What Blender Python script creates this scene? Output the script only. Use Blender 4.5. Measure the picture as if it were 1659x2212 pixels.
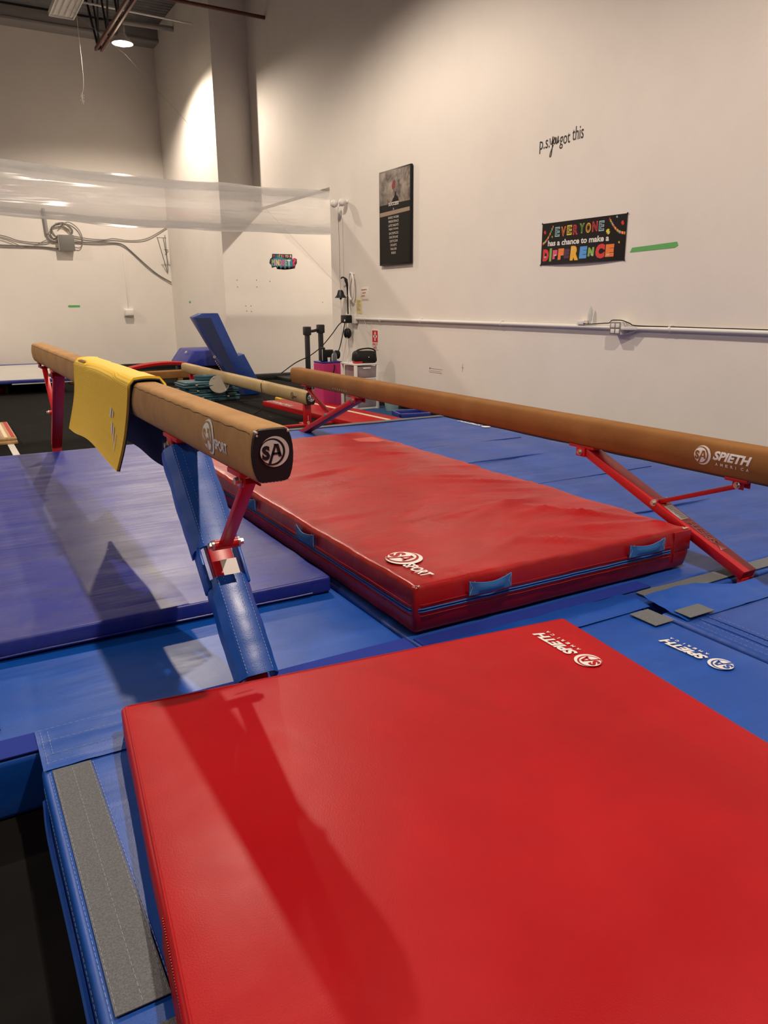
import bpy, bmesh, math, random
from mathutils import Vector, Matrix, noise
from math import sin, cos, pi, radians as rad

S = bpy.context.scene
COL = S.collection
for o in list(bpy.data.objects):
    bpy.data.objects.remove(o)
random.seed(7)

# ------------------------------------------------------------------ camera
AZ, PITCH, ROLL, FPX = 0.52173, 0.27095, -0.00536, 1628.0
fwd = Vector((sin(AZ)*cos(PITCH), cos(AZ)*cos(PITCH), -sin(PITCH)))
rt = Vector((cos(AZ), -sin(AZ), 0)); up = rt.cross(fwd)
r2 = rt*cos(ROLL)+up*sin(ROLL); u2 = up*cos(ROLL)-rt*sin(ROLL)
cd = bpy.data.cameras.new('camera'); cam = bpy.data.objects.new('camera', cd); COL.objects.link(cam)
cam.matrix_world = Matrix(((r2.x, u2.x, -fwd.x, 0), (r2.y, u2.y, -fwd.y, 0), (r2.z, u2.z, -fwd.z, 1.5), (0, 0, 0, 1)))
cd.sensor_fit = 'VERTICAL'; cd.sensor_height = 24; cd.lens = FPX/2212*24
cd.clip_start = .05; cd.clip_end = 100
S.camera = cam

# ------------------------------------------------------------------ light and exposure
S.view_settings.view_transform = 'Standard'; S.view_settings.look = 'None'
S.view_settings.gamma = 1; S.view_settings.use_curve_mapping = False
S.view_settings.exposure = -0.12
W = bpy.data.worlds.new('world'); S.world = W; W.use_nodes = True
W.node_tree.nodes['Background'].inputs[0].default_value = (1, .86, .72, 1)
W.node_tree.nodes['Background'].inputs[1].default_value = 0.02
LAMP_W = 740; LAMP_COL = (1, .84, .68); LAMP_ANGLE = 156; LAMP_BLEND = .42
LAMPS = [(3.62, 15.7, 6.02), (2.3, 8.3, 6.1), (2.5, .9, 6.1), (-4, 15.5, 6.1), (-4, 8.2, 6.1), (-4, 0.5, 6.1), (-9, 8, 6.1), (8.7, 11.6, 6.1)]  # lamps on the left half are unseen, added for even fill light

# ------------------------------------------------------------------ materials
def nd(nt, t, **k):
    n = nt.nodes.new(t)
    for a, v in k.items(): setattr(n, a, v)
    return n
def lin(r, g, b):
    f = lambda c: (c/12.92 if c <= .04045 else ((c+.055)/1.055)**2.4)
    return (f(r/255), f(g/255), f(b/255), 1)
def mat(name, col, rough=.5, metal=0, var=0, vscale=6, col2=None, thr=(.45, .7), bump=0, bscale=60, bump2=0, b2scale=4,
        stretch=(1, 1, 1), spec=.5, rvar=0, coat=0, emit=0, alpha=None, trans=0, wear=None, wscale=3, wthr=(.58, .75), wamt=.4):
    m = bpy.data.materials.new(name); m.use_nodes = True; nt = m.node_tree
    b = nt.nodes['Principled BSDF']; L = nt.links.new
    if len(col) == 3: col = (*col, 1)
    b.inputs['Base Color'].default_value = col
    b.inputs['Roughness'].default_value = rough; b.inputs['Metallic'].default_value = metal
    b.inputs['Specular IOR Level'].default_value = spec; b.inputs['Coat Weight'].default_value = coat
    b.inputs['Transmission Weight'].default_value = trans
    if emit:
        b.inputs['Emission Color'].default_value = col; b.inputs['Emission Strength'].default_value = emit
    if alpha is not None: b.inputs['Alpha'].default_value = alpha
    tc = nd(nt, 'ShaderNodeTexCoord'); mp = nd(nt, 'ShaderNodeMapping'); L(tc.outputs['Object'], mp.inputs[0]); mp.inputs['Scale'].default_value = stretch
    cur = None
    if var or col2:
        n = nd(nt, 'ShaderNodeTexNoise'); n.inputs['Scale'].default_value = vscale; n.inputs['Detail'].default_value = 6; n.inputs['Roughness'].default_value = .6
        L(mp.outputs[0], n.inputs[0])
        mr = nd(nt, 'ShaderNodeMapRange'); mr.inputs[1].default_value = thr[0]; mr.inputs[2].default_value = thr[1]; L(n.outputs[0], mr.inputs[0])
        mx = nd(nt, 'ShaderNodeMix', data_type='RGBA'); L(mr.outputs[0], mx.inputs[0])
        c2 = col2 if col2 else tuple(min(1, c*(1+var)) for c in col[:3])
        if len(c2) == 3: c2 = (*c2, 1)
        mx.inputs[6].default_value = col; mx.inputs[7].default_value = c2
        cur = mx.outputs[2]
    if wear:
        n = nd(nt, 'ShaderNodeTexNoise'); n.inputs['Scale'].default_value = wscale; n.inputs['Detail'].default_value = 9; n.inputs['Roughness'].default_value = .72
        n.inputs['Distortion'].default_value = .6
        L(tc.outputs['Object'], n.inputs[0])
        mr = nd(nt, 'ShaderNodeMapRange'); mr.inputs[1].default_value = wthr[0]; mr.inputs[2].default_value = wthr[1]; mr.inputs[4].default_value = wamt; L(n.outputs[0], mr.inputs[0])
        mx = nd(nt, 'ShaderNodeMix', data_type='RGBA'); L(mr.outputs[0], mx.inputs[0])
        if cur: L(cur, mx.inputs[6])
        else: mx.inputs[6].default_value = col
        mx.inputs[7].default_value = (*wear[:3], 1); cur = mx.outputs[2]
    if cur: L(cur, b.inputs['Base Color'])
    if rvar:
        n = nd(nt, 'ShaderNodeTexNoise'); n.inputs['Scale'].default_value = 2.2; n.inputs['Detail'].default_value = 5; L(tc.outputs['Object'], n.inputs[0])
        mr = nd(nt, 'ShaderNodeMapRange'); mr.inputs[1].default_value = .35; mr.inputs[2].default_value = .65
        mr.inputs[3].default_value = rough; mr.inputs[4].default_value = rough+rvar; L(n.outputs[0], mr.inputs[0]); L(mr.outputs[0], b.inputs['Roughness'])
    prev = None
    for amt, sc, dt, mpd in ((bump2, b2scale, .03, mp), (bump, bscale, .002, None)):
        if amt:
            n = nd(nt, 'ShaderNodeTexNoise'); n.inputs['Scale'].default_value = sc; n.inputs['Detail'].default_value = 3 if sc < 30 else 2
            L((mpd or tc).outputs[0] if mpd else tc.outputs['Object'], n.inputs[0])
            bp = nd(nt, 'ShaderNodeBump'); bp.inputs['Strength'].default_value = amt; bp.inputs['Distance'].default_value = dt
            L(n.outputs[0], bp.inputs['Height'])
            if prev: L(prev.outputs[0], bp.inputs['Normal'])
            prev = bp
    if prev: L(prev.outputs[0], b.inputs['Normal'])
    return m

M = {}
M['wall'] = mat('painted_wall', (.79, .745, .70), .75, var=-.04, vscale=1.5, bump=.25, bscale=90, spec=.3)
M['endwall'] = mat('end_wall_paint', (.74, .735, .66), .55, var=-.05, vscale=1.2, bump=.15, bscale=90, spec=.4)
M['ceil'] = mat('steel_deck', (.20, .20, .20), .6, metal=.2, var=.3, vscale=4)
M['girder'] = mat('gray_steel', (.30, .28, .27), .6)
M['floor'] = mat('black_rubber_floor', (.007, .0062, .006), .9, spec=.1, var=.5, vscale=3, bump=.4, bscale=140, wear=(.10, .09, .08), wscale=22, wthr=(.70, .78), wamt=.5)
M['trimwhite'] = mat('white_trim_paint', (.75, .73, .68), .5)
M['curb'] = mat('black_base_trim', (.01, .01, .01), .6)
M['redprimer'] = mat('red_primer_steel', (.10, .028, .018), .6, var=.3, vscale=8)
M['redvinyl'] = mat('red_vinyl', (.42, .0035, .008), .36, var=.15, vscale=2.5, bump=.18, bscale=260, bump2=.08, b2scale=2.5, rvar=.16, wear=(.55, .08, .075), wscale=2.6, wthr=(.60, .85), wamt=.25, spec=.22)
M['redvinyl2'] = mat('worn_red_vinyl', (.38, .006, .009), .26, var=.2, vscale=3, bump=.12, bscale=240, bump2=.35, b2scale=3.0, stretch=(1, 1.7, 1), rvar=.14, wear=(.6, .16, .14), wscale=3, wthr=(.56, .85), wamt=.30, spec=.42)
M['purple'] = mat('royal_blue_vinyl', (.014, .026, .27), .35, var=.25, vscale=3, bump=.1, bscale=240, bump2=.28, b2scale=2.2, stretch=(.5, 4, 1), rvar=.10, wear=(.10, .11, .24), wscale=2.4, wthr=(.46, .7), wamt=.5, spec=.55)
M['blue'] = mat('blue_vinyl', (.003, .075, .42), .32, var=.2, vscale=2, bump=.12, bscale=240, bump2=.22, b2scale=2.0, stretch=(.7, 3, 1), rvar=.14, wear=(.10, .17, .42), wscale=2.2, wthr=(.55, .8), wamt=.40)
M['blue2'] = mat('faded_blue_vinyl', (.012, .070, .37), .36, var=.2, vscale=2, bump=.12, bscale=240, bump2=.45, b2scale=1.8, stretch=(.8, 3, 1), rvar=.12, wear=(.12, .17, .42), wscale=2.5, wthr=(.55, .8), wamt=.4)
M['bluedk'] = mat('dark_blue_loop_strip', (.004, .026, .30), .9, bump=.6, bscale=220)
M['bluedeep'] = mat('deep_blue_vinyl', (.010, .045, .25), .4, bump=.1, bscale=200, bump2=.4, b2scale=6)
M['bluelt'] = mat('light_blue_webbing', (.035, .19, .52), .6, bump=.7, bscale=300)
M['velcro'] = mat('gray_hook_loop_tape', (.120, .128, .142), .95, var=.9, vscale=260, thr=(.35, .75), bump=1, bscale=500, stretch=(1, 1, 1))
M['suedeA'] = mat('tan_suede', (.50, .285, .115), .85, col2=(.40, .215, .085), vscale=5, bump=.5, bscale=300, thr=(.35, .7), wear=(.26, .145, .07), wscale=7, wthr=(.5, .75), wamt=.45, spec=.25)
M['suedeR'] = mat('brown_suede', (.29, .13, .038), .8, col2=(.24, .105, .03), vscale=4, bump=.4, bscale=300, thr=(.35, .7), wear=(.42, .24, .09), wscale=2.5, wthr=(.5, .75), wamt=.35, spec=.25)
M['suedeB'] = mat('pale_tan_vinyl', (.47, .34, .17), .6, col2=(.40, .28, .13), vscale=3, bump=.3, bscale=200, wear=(.3, .25, .18), wscale=5, wthr=(.58, .7), wamt=.5)
M['capblack'] = mat('black_leather', (.012, .010, .012), .42, bump=.2, bscale=400)
M['black'] = mat('black_plastic', (.010, .010, .010), .45, spec=.25)
M['blackmetal'] = mat('black_powder_coat', (.012, .013, .016), .45)
M['white'] = mat('white_plastic', (.78, .76, .73), .5)
M['ink'] = mat('white_print', (.82, .80, .78), .6)
M['print_dark'] = mat('dark_brown_print', (.06, .03, .02), .7)
M['blackink'] = mat('black_print', (.015, .013, .012), .6)
M['redmetal'] = mat('red_powder_coat', (.52, .008, .016), .35, bump=.08, bscale=300, spec=.5)
M['redplastic'] = mat('red_plastic', (.5, .012, .012), .45)
M['steel'] = mat('zinc_bolt', (.55, .53, .48), .35, metal=.9)
M['stitch'] = mat('pale_stitching', (.42, .50, .68), .8)
M['whitestitch'] = mat('white_thread', (.75, .70, .62), .8)
M['seam'] = mat('brown_seam', (.10, .05, .025), .9)
M['darkseam'] = mat('dark_fold_seam', (.01, .02, .10), .8)  # dark blue line along the folds of the panel mat
M['greytape'] = mat('grey_painted_conduit', (.74, .72, .69), .45)
M['alu'] = mat('grey_enclosure', (.17, .165, .155), .55)
M['wire'] = mat('grey_cable', (.22, .20, .18), .6)
M['wirepale'] = mat('painted_cable', (.60, .54, .46), .6)
M['yellowpad'] = None
M['navyfoam'] = mat('navy_foam', (.035, .04, .075), .8, bump=.4, bscale=200)
M['green'] = mat('green_masking_tape', (.12, .42, .12), .6)
M['teal'] = mat('teal_moulded_plastic', (.035, .10, .13), .45, var=.2, vscale=9)
M['greylid'] = mat('beige_lid', (.26, .23, .19), .7, bump=.3, bscale=150)
M['mint'] = mat('mint_plastic', (.30, .44, .42), .45)
M['pink'] = mat('pink_fabric', (.42, .02, .14), .8, bump=.4, bscale=200)
M['drawer'] = mat('frosted_drawer', (.42, .36, .36), .25, trans=.25)
M['drawerdark'] = mat('smoky_drawer', (.16, .17, .19), .25)
M['bluecarpet'] = mat('blue_carpet', (.012, .07, .20), .95, bump=.8, bscale=260)
M['yellow'] = mat('yellow_block', (.70, .48, .03), .6)
M['wood'] = mat('light_wood', (.45, .28, .13), .5, var=.3, vscale=10, stretch=(8, 1, 1))
M['cream'] = mat('cream_tape', (.78, .66, .48), .6)
M['tramp'] = mat('grey_white_fabric', (.62, .60, .57), .7)
M['paper'] = mat('paper', (.80, .75, .69), .8)
M['yellowpaper'] = mat('yellow_paper', (.72, .62, .30), .8)
M['redink'] = mat('red_print', (.62, .02, .025), .5)
M['pale'] = mat('pale_vinyl_mark', (.66, .58, .50), .7)
M['clearbottle'] = mat('clear_bottle', (.8, .85, .88), .1, trans=.9)
M['pencil'] = mat('pencil_mark', (.25, .20, .16), .9)

def yellow_pad():
    m = mat('yellow_ribbed_foam', (.95, .60, .015), .6, bump=.25, bscale=300, wear=(.75, .58, .35), wscale=9, wthr=(.72, .78), wamt=.6)
    nt = m.node_tree; L = nt.links.new
    b = nt.nodes['Principled BSDF']; old = b.inputs['Normal'].links[0].from_node
    tc = nd(nt, 'ShaderNodeTexCoord')
    w = nd(nt, 'ShaderNodeTexWave'); w.bands_direction = 'X'; w.inputs['Scale'].default_value = 38; w.inputs['Distortion'].default_value = .1
    L(tc.outputs['UV'], w.inputs[0])
    bp = nd(nt, 'ShaderNodeBump'); bp.inputs['Strength'].default_value = .55; bp.inputs['Distance'].default_value = .002
    L(w.outputs['Fac'], bp.inputs['Height']); L(old.outputs[0], bp.inputs['Normal']); L(bp.outputs[0], b.inputs['Normal'])
    return m
M['yellowpad'] = yellow_pad()

def poly_film():
    m = bpy.data.materials.new('clear_poly_film'); m.use_nodes = True; nt = m.node_tree; nt.nodes.clear(); L = nt.links.new
    out = nd(nt, 'ShaderNodeOutputMaterial')
    tr = nd(nt, 'ShaderNodeBsdfTransparent'); tr.inputs[0].default_value = (.97, .97, .975, 1)
    tl = nd(nt, 'ShaderNodeBsdfTranslucent'); tl.inputs[0].default_value = (.9, .9, .9, 1)
    df = nd(nt, 'ShaderNodeBsdfDiffuse'); df.inputs[0].default_value = (.85, .85, .86, 1)
    gl = nd(nt, 'ShaderNodeBsdfGlossy'); gl.inputs['Color'].default_value = (1, 1, 1, 1); gl.inputs['Roughness'].default_value = .14
    tc = nd(nt, 'ShaderNodeTexCoord'); mp = nd(nt, 'ShaderNodeMapping'); mp.inputs['Scale'].default_value = (.30, 3, 3); L(tc.outputs['Object'], mp.inputs[0])
    n = nd(nt, 'ShaderNodeTexNoise'); n.inputs['Scale'].default_value = 2.0; n.inputs['Detail'].default_value = 2; L(mp.outputs[0], n.inputs[0])
    bp = nd(nt, 'ShaderNodeBump'); bp.inputs['Strength'].default_value = .5; bp.inputs['Distance'].default_value = .08; L(n.outputs[0], bp.inputs['Height']); L(bp.outputs[0], gl.inputs['Normal'])
    lw = nd(nt, 'ShaderNodeLayerWeight'); lw.inputs[0].default_value = .3
    m1 = nd(nt, 'ShaderNodeMixShader'); m1.inputs[0].default_value = .5; L(tl.outputs[0], m1.inputs[1]); L(df.outputs[0], m1.inputs[2])
    mr = nd(nt, 'ShaderNodeMapRange'); mr.inputs[3].default_value = .22; mr.inputs[4].default_value = .66; L(lw.outputs['Facing'], mr.inputs[0])
    m2 = nd(nt, 'ShaderNodeMixShader'); L(mr.outputs[0], m2.inputs[0]); L(tr.outputs[0], m2.inputs[1]); L(m1.outputs[0], m2.inputs[2])
    m3 = nd(nt, 'ShaderNodeMixShader'); mr2 = nd(nt, 'ShaderNodeMapRange'); mr2.inputs[3].default_value = .11; mr2.inputs[4].default_value = .5; L(lw.outputs['Fresnel'], mr2.inputs[0])
    L(mr2.outputs[0], m3.inputs[0]); L(m2.outputs[0], m3.inputs[1]); L(gl.outputs[0], m3.inputs[2]); L(m3.outputs[0], out.inputs[0])
    return m
M['film'] = poly_film()

# ------------------------------------------------------------------ helpers
def V(*a): return Vector(a)
def finish(bm, name, m, parent=None, off=None, smooth=35):
    if off is not None: bmesh.ops.translate(bm, verts=bm.verts, vec=-Vector(off))
    bm.normal_update()
    if smooth:
        for f in bm.faces: f.smooth = True
        for e in bm.edges:
            e.smooth = not (len(e.link_faces) == 2 and e.calc_face_angle(0) > rad(smooth))
    me = bpy.data.meshes.new(name); bm.to_mesh(me); bm.free()
    for mm in (m if isinstance(m, (list, tuple)) else [m]): me.materials.append(M[mm] if isinstance(mm, str) else mm)
    o = bpy.data.objects.new(name, me); COL.objects.link(o)
    if parent: o.parent = parent
    return o
def tag(o, label, cat, group=None, kind=None):
    o['label'] = label; o['category'] = cat
    if group: o['group'] = group
    if kind: o['kind'] = kind
    return o
def thing(name, label, cat, loc, group=None):
    o = bpy.data.objects.new(name, None); COL.objects.link(o); o.location = loc; o.empty_display_size = .1
    return tag(o, label, cat, group)
def part(t, name, bm, m, label=None, smooth=35):
    root = t
    while root.parent: root = root.parent
    o = finish(bm, name, m, t, root.location, smooth)
    if label: o['label'] = label
    return o
def solo(name, bm, m, label, cat, group=None, kind=None, smooth=35):
    # one-mesh thing with its origin at the base centre
    xs = [v.co.x for v in bm.verts]; ys = [v.co.y for v in bm.verts]; zs = [v.co.z for v in bm.verts]
    c = Vector(((min(xs)+max(xs))/2, (min(ys)+max(ys))/2, min(zs)))
    o = finish(bm, name, m, None, c, smooth); o.location = c
    return tag(o, label, cat, group, kind)
def struct(name, bm, m, smooth=35):
    o = finish(bm, name, m, None, None, smooth); o['kind'] = 'structure'; return o
def nb(): return bmesh.new()
def box(bm, lo, hi, bev=0, seg=2, mtx=None, mi=0):
    r = bmesh.ops.create_cube(bm, size=1)
    vs = r['verts']
    for v in vs:
        v.co = Vector([lo[i]+(v.co[i]+.5)*(hi[i]-lo[i]) for i in range(3)])
    fs = list({f for v in vs for f in v.link_faces})
    for f in fs: f.material_index = mi
    if bev:
        es = list({e for v in vs for e in v.link_edges})
        rr = bmesh.ops.bevel(bm, geom=es, offset=bev, segments=seg, profile=.5, affect='EDGES')
        vs = list({v for f in rr['faces'] for v in f.verts} | {v for v in vs if v.is_valid})
        for f in rr['faces']: f.material_index = mi
    if mtx is not None:
        for v in vs: v.co = mtx @ v.co
    return vs
def frame(O, x, z=None):
    """matrix whose +X runs along x, z roughly up"""
    x = Vector(x).normalized(); z = Vector(z or (0, 0, 1)); y = z.cross(x)
    if y.length < 1e-4: y = Vector((0, 1, 0)).cross(x)
    y.normalize(); z = x.cross(y)
    return Matrix(((x.x, y.x, z.x, O[0]), (x.y, y.y, z.y, O[1]), (x.z, y.z, z.z, O[2]), (0, 0, 0, 1)))
def bar(bm, a, b, w, h, bev=0, zdir=None, mi=0):
    """box bar from a to b, width w (sideways), height h"""
    a, b = Vector(a), Vector(b); L = (b-a).length
    return box(bm, (0, -w/2, -h/2), (L, w/2, h/2), bev, 2, frame(a, b-a, zdir), mi)
def tube(bm, pts, r, n=8, closed=False, mi=0, cap=True):
    pts = [Vector(p) for p in pts]; rings = []
    k = len(pts); prev = None
    for i, p in enumerate(pts):
        a = pts[(i-1) % k] if (closed or i > 0) else p; c = pts[(i+1) % k] if (closed or i < k-1) else p
        t = (c-a).normalized()
        if prev is None:
            nrm = t.orthogonal().normalized()
        else:
            nrm = (prev-t*prev.dot(t))
            nrm = nrm.normalized() if nrm.length > 1e-5 else t.orthogonal().normalized()
        prev = nrm; bn = t.cross(nrm)
        rr = r(i/(k-1)) if callable(r) else r
        rings.append([bm.verts.new(p+(nrm*cos(2*pi*j/n)+bn*sin(2*pi*j/n))*rr) for j in range(n)])
    m = k if closed else k-1
    for i in range(m):
        A, Bq = rings[i], rings[(i+1) % k]
        for j in range(n):
            f = bm.faces.new((A[j], A[(j+1) % n], Bq[(j+1) % n], Bq[j])); f.material_index = mi
    if cap and not closed:
        bm.faces.new(rings[0][::-1]).material_index = mi; bm.faces.new(rings[-1]).material_index = mi
def crv(pts, n=6):
    """Catmull-Rom through the points"""
    P = [Vector(p) for p in pts]; P = [P[0]*2-P[1]]+P+[P[-1]*2-P[-2]]; out = []
    for i in range(1, len(P)-2):
        for k in range(n):
            t = k/n; a, b, c, d = P[i-1], P[i], P[i+1], P[i+2]
            out.append(.5*((2*b)+(c-a)*t+(2*a-5*b+4*c-d)*t*t+(3*b-a-3*c+d)*t**3))
    out.append(P[-2]); return out
def cyl(bm, a, b, r, n=20, r1=None, bev=0, mi=0):
    r1 = r if r1 is None else r1
    tube(bm, [a, Vector(a).lerp(Vector(b), .5), b], lambda t: r+(r1-r)*t, n, mi=mi)
def lathe(bm, prof, c, n=28, axis=None, mi=0):
    """prof [(r,z)] about an axis at c"""
    Mx = frame(c, axis, (0, .01, 1)) @ Matrix.Rotation(pi/2, 4, 'Y') if axis else Matrix.Translation(Vector(c))
    rings = []
    for r, z in prof:
        rings.append([bm.verts.new(Mx @ Vector((max(r, 1e-4)*cos(2*pi*j/n), max(r, 1e-4)*sin(2*pi*j/n), z))) for j in range(n)])
    for A, Bq in zip(rings, rings[1:]):
        for j in range(n):
            bm.faces.new((A[j], A[(j+1) % n], Bq[(j+1) % n], Bq[j])).material_index = mi
def samples(h, r, step):
    k = [0, .12, .35, .65, 1]
    n = max(1, int((2*h-2*r)/step))
    a = [-h+r*t for t in k]; mid = [-h+r+(2*h-2*r)*i/n for i in range(1, n)]
    return a+mid+[-x for x in a[::-1]]
def cushion(bm, sx, sy, sz, r, step, mtx, disp=None, mi=0):
    """soft slab: rounded box on a dense grid, centred at the origin, displaced, then placed by mtx"""
    hx, hy, hz = sx/2, sy/2, sz/2; r = min(r, hz*.98)
    X, Y, Z = samples(hx, r, step), samples(hy, r, step), samples(hz, r, max(.03, sz/4))
    vm = {}
    def vert(i, j, k):
        key = (i, j, k)
        if key in vm: return vm[key]
        p = Vector((X[i], Y[j], Z[k])); q = Vector((max(-hx+r, min(hx-r, p.x)), max(-hy+r, min(hy-r, p.y)), max(-hz+r, min(hz-r, p.z))))
        d = p-q
        if d.length > 1e-9: p = q+d.normalized()*r
        if disp: p = disp(p, hx, hy, hz)
        vm[key] = bm.verts.new(mtx @ p); return vm[key]
    nx, ny, nz = len(X)-1, len(Y)-1, len(Z)-1
    def quad(a, b, c, d):
        f = bm.faces.new((vert(*a), vert(*b), vert(*c), vert(*d))); f.material_index = mi
    for i in range(nx):
        for j in range(ny):
            quad((i, j, nz), (i+1, j, nz), (i+1, j+1, nz), (i, j+1, nz)); quad((i, j, 0), (i, j+1, 0), (i+1, j+1, 0), (i+1, j, 0))
    for i in range(nx):
        for k in range(nz):
            quad((i, 0, k), (i+1, 0, k), (i+1, 0, k+1), (i, 0, k+1)); quad((i, ny, k), (i, ny, k+1), (i+1, ny, k+1), (i+1, ny, k))
    for j in range(ny):
        for k in range(nz):
            quad((0, j, k), (0, j, k+1), (0, j+1, k+1), (0, j+1, k)); quad((nx, j, k), (nx, j+1, k), (nx, j+1, k+1), (nx, j, k+1))
def N(x, y, z=0): return noise.noise(Vector((x, y, z)))

# ---- flat shapes laid on surfaces -------------------------------------------
def text2d(s, size=1, bold=0, shear=0, space=1):
    c = bpy.data.curves.new('t', 'FONT'); c.body = s; c.size = size; c.offset = bold; c.shear = shear; c.space_character = space
    c.resolution_u = 3
    o = bpy.data.objects.new('t', c); COL.objects.link(o)
    me = o.to_mesh(); vs = [(v.co.x, v.co.y) for v in me.vertices]; fs = [tuple(p.vertices) for p in me.polygons]
    o.to_mesh_clear(); bpy.data.objects.remove(o); bpy.data.curves.remove(c)
    return vs, fs
def fit2d(sh, x0, y0, w=None, h=None, center=False):
    vs, fs = sh
    ax = min(v[0] for v in vs); bx = max(v[0] for v in vs); ay = min(v[1] for v in vs); by = max(v[1] for v in vs)
    kx = w/(bx-ax) if w else h/(by-ay); ky = h/(by-ay) if h else kx
    ox = -(bx-ax)*kx/2 if center else 0
    return [((v[0]-ax)*kx+x0+ox, (v[1]-ay)*ky+y0) for v in vs], fs
def circ(cx, cy, r, n=40):
    return [(cx+r*cos(2*pi*i/n), cy+r*sin(2*pi*i/n)) for i in range(n)], [tuple(range(n))]
def poly(*p): return list(p), [tuple(range(len(p)))]
def ring2d(cx, cy, r, t, n=32):
    vs = [(cx+q*cos(2*pi*i/n), cy+q*sin(2*pi*i/n)) for q in (r, r-t) for i in range(n)]
    return vs, [(i, (i+1) % n, n+(i+1) % n, n+i) for i in range(n)]
def decal(layers, mp, cuts=0):
    """layers: [(shape, layer, matindex)]; mp(u,v,h)->Vector"""
    bm = nb()
    for (vs, fs), lay, mi in layers:
        b2 = nb(); vv = [b2.verts.new((x, y, 0)) for x, y in vs]
        for f in fs:
            try: b2.faces.new([vv[i] for i in f])
            except ValueError: pass
        bmesh.ops.triangulate(b2, faces=b2.faces)
        if cuts: bmesh.ops.subdivide_edges(b2, edges=b2.edges, cuts=cuts, use_grid_fill=True)
        b2.verts.index_update()
        nv = [bm.verts.new(mp(v.co.x, v.co.y, .0008+.0007*lay)) for v in b2.verts]
        for f in b2.faces:
            q = [nv[v.index] for v in f.verts]
            if f.normal.z < 0: q = q[::-1]
            bm.faces.new(q).material_index = mi
        b2.free()
    return bm
def plane_map(O, U, Vv, k=1):
    O, U, Vv = Vector(O), Vector(U).normalized(), Vector(Vv).normalized(); Nn = U.cross(Vv)
    return lambda u, v, h: O+U*u+Vv*v+Nn*h*k
def sa_disc(cx, cy, r, w=0, d=1, base=0):
    """the round SA emblem: crescent, ring, disc and the two letters"""
    q = lambda sh: ([(cx+x*r, cy+y*r) for x, y in sh[0]], sh[1])
    L = [(q(circ(0, 0, 1)), base, w), (q(circ(-.16, .0, .88)), base+1, d), (q(circ(-.22, .0, .775)), base+2, w)]
    s = fit2d(text2d('S', 1, .055), -.88, -.50, .54, .93)
    L.append((q(s), base+3, d))
    L.append((q(poly((-.02, .49), (.15, .49), (-.32, -.86), (-.52, -.86))), base+3, d))
    L.append((q(poly((.05, .50), (.26, .50), (.48, -.35), (.25, -.33))), base+3, d))
    L.append((q(poly((-.15, -.05), (.34, -.05), (.38, -.19), (-.2, -.19))), base+3, d))
    L.append((q(poly((-.10, .52), (.12, .50), (.10, .42), (.0, .43))), base+3, d))
    return L

# ------------------------------------------------------------------ the room
XR, XP, YB, YP, YJ, HC, ZH = 5.7, 5.0, 18.8, 14.92, 11.59, 7.25, 3.27
XL, YF = -12.0, -8.0
bm = nb(); box(bm, (XL, YF, -.1), (XR+6.4, YB, 0)); struct('floor', bm, 'floor')
bm = nb(); box(bm, (XR, YF, 0), (XR+.18, YJ, HC)); box(bm, (XR, YJ, ZH), (XR+.18, YP, HC)); struct('wall_right', bm, 'wall')
bm = nb(); box(bm, (XP, YP, 0), (XR+.001, YB+.2, HC)); struct('wall_right_far', bm, 'wall')
bm = nb(); box(bm, (XR+.001, YP, 0), (XR+6.2, YP+.2, HC)); struct('wall_end', bm, 'wall')
bm = nb(); box(bm, (XR+.18, 5.0, 0), (XR+6.2, 5.2, HC)); box(bm, (XR+6.2, 5.0, 0), (XR+6.4, YP+.2, HC)); struct('wall_alcove', bm, 'wall')
bm = nb(); box(bm, (XL, YB, 0), (XP, YB+.2, HC)); struct('wall_back', bm, 'wall')
bm = nb(); box(bm, (XL-.2, YF, 0), (XL, YB, HC)); struct('wall_left', bm, 'wall')
bm = nb(); box(bm, (XL, YF-.2, 0), (XR+.2, YF, HC)); struct('wall_front', bm, 'wall')
# corrugated steel deck, ribs running across the room
bm = nb(); prof = []; y = YF
while y < YB:
    prof += [(y, HC), (y+.05, HC), (y+.07, HC+.05), (y+.13, HC+.05), (y+.15, HC)]; y += .15
va = [bm.verts.new((XL, p[0], p[1])) for p in prof]; vb = [bm.verts.new((XR+6.4, p[0], p[1])) for p in prof]
for i in range(len(prof)-1):
    if prof[i] != prof[i+1]: bm.faces.new((va[i], va[i+1], vb[i+1], vb[i]))
va0 = bm.verts.new((XL, YF, HC+.12)); va1 = bm.verts.new((XR+6.4, YF, HC+.12)); va2 = bm.verts.new((XR+6.4, YB, HC+.12)); va3 = bm.verts.new((XL, YB, HC+.12))
bm.faces.new((va0, va1, va2, va3)); struct('ceiling', bm, 'ceil', smooth=0)
# base trims
bm = nb(); box(bm, (XR-.02, YF, .0), (XR, YJ, .10)); struct('baseboard_right', bm, 'curb')
bm = nb(); box(bm, (XR-.03, 7.5, .10), (XR, 9.4, .125), .004); struct('trim_1', bm, 'trimwhite')
bm = nb(); box(bm, (4.75, YP-.22, 0), (XR+6.1, YP, .10), .01); box(bm, (5.9, YP-.9, 0), (XR+6.1, YP-.22, .06), .01); struct('baseboard_end', bm, 'curb')
bm = nb(); box(bm, (XL, YB-.1, 0), (XP, YB, .13), .01); box(bm, (XP-.06, YP, 0), (XP, YB-.1, .12), .01); struct('baseboard_back', bm, 'curb')

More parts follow.
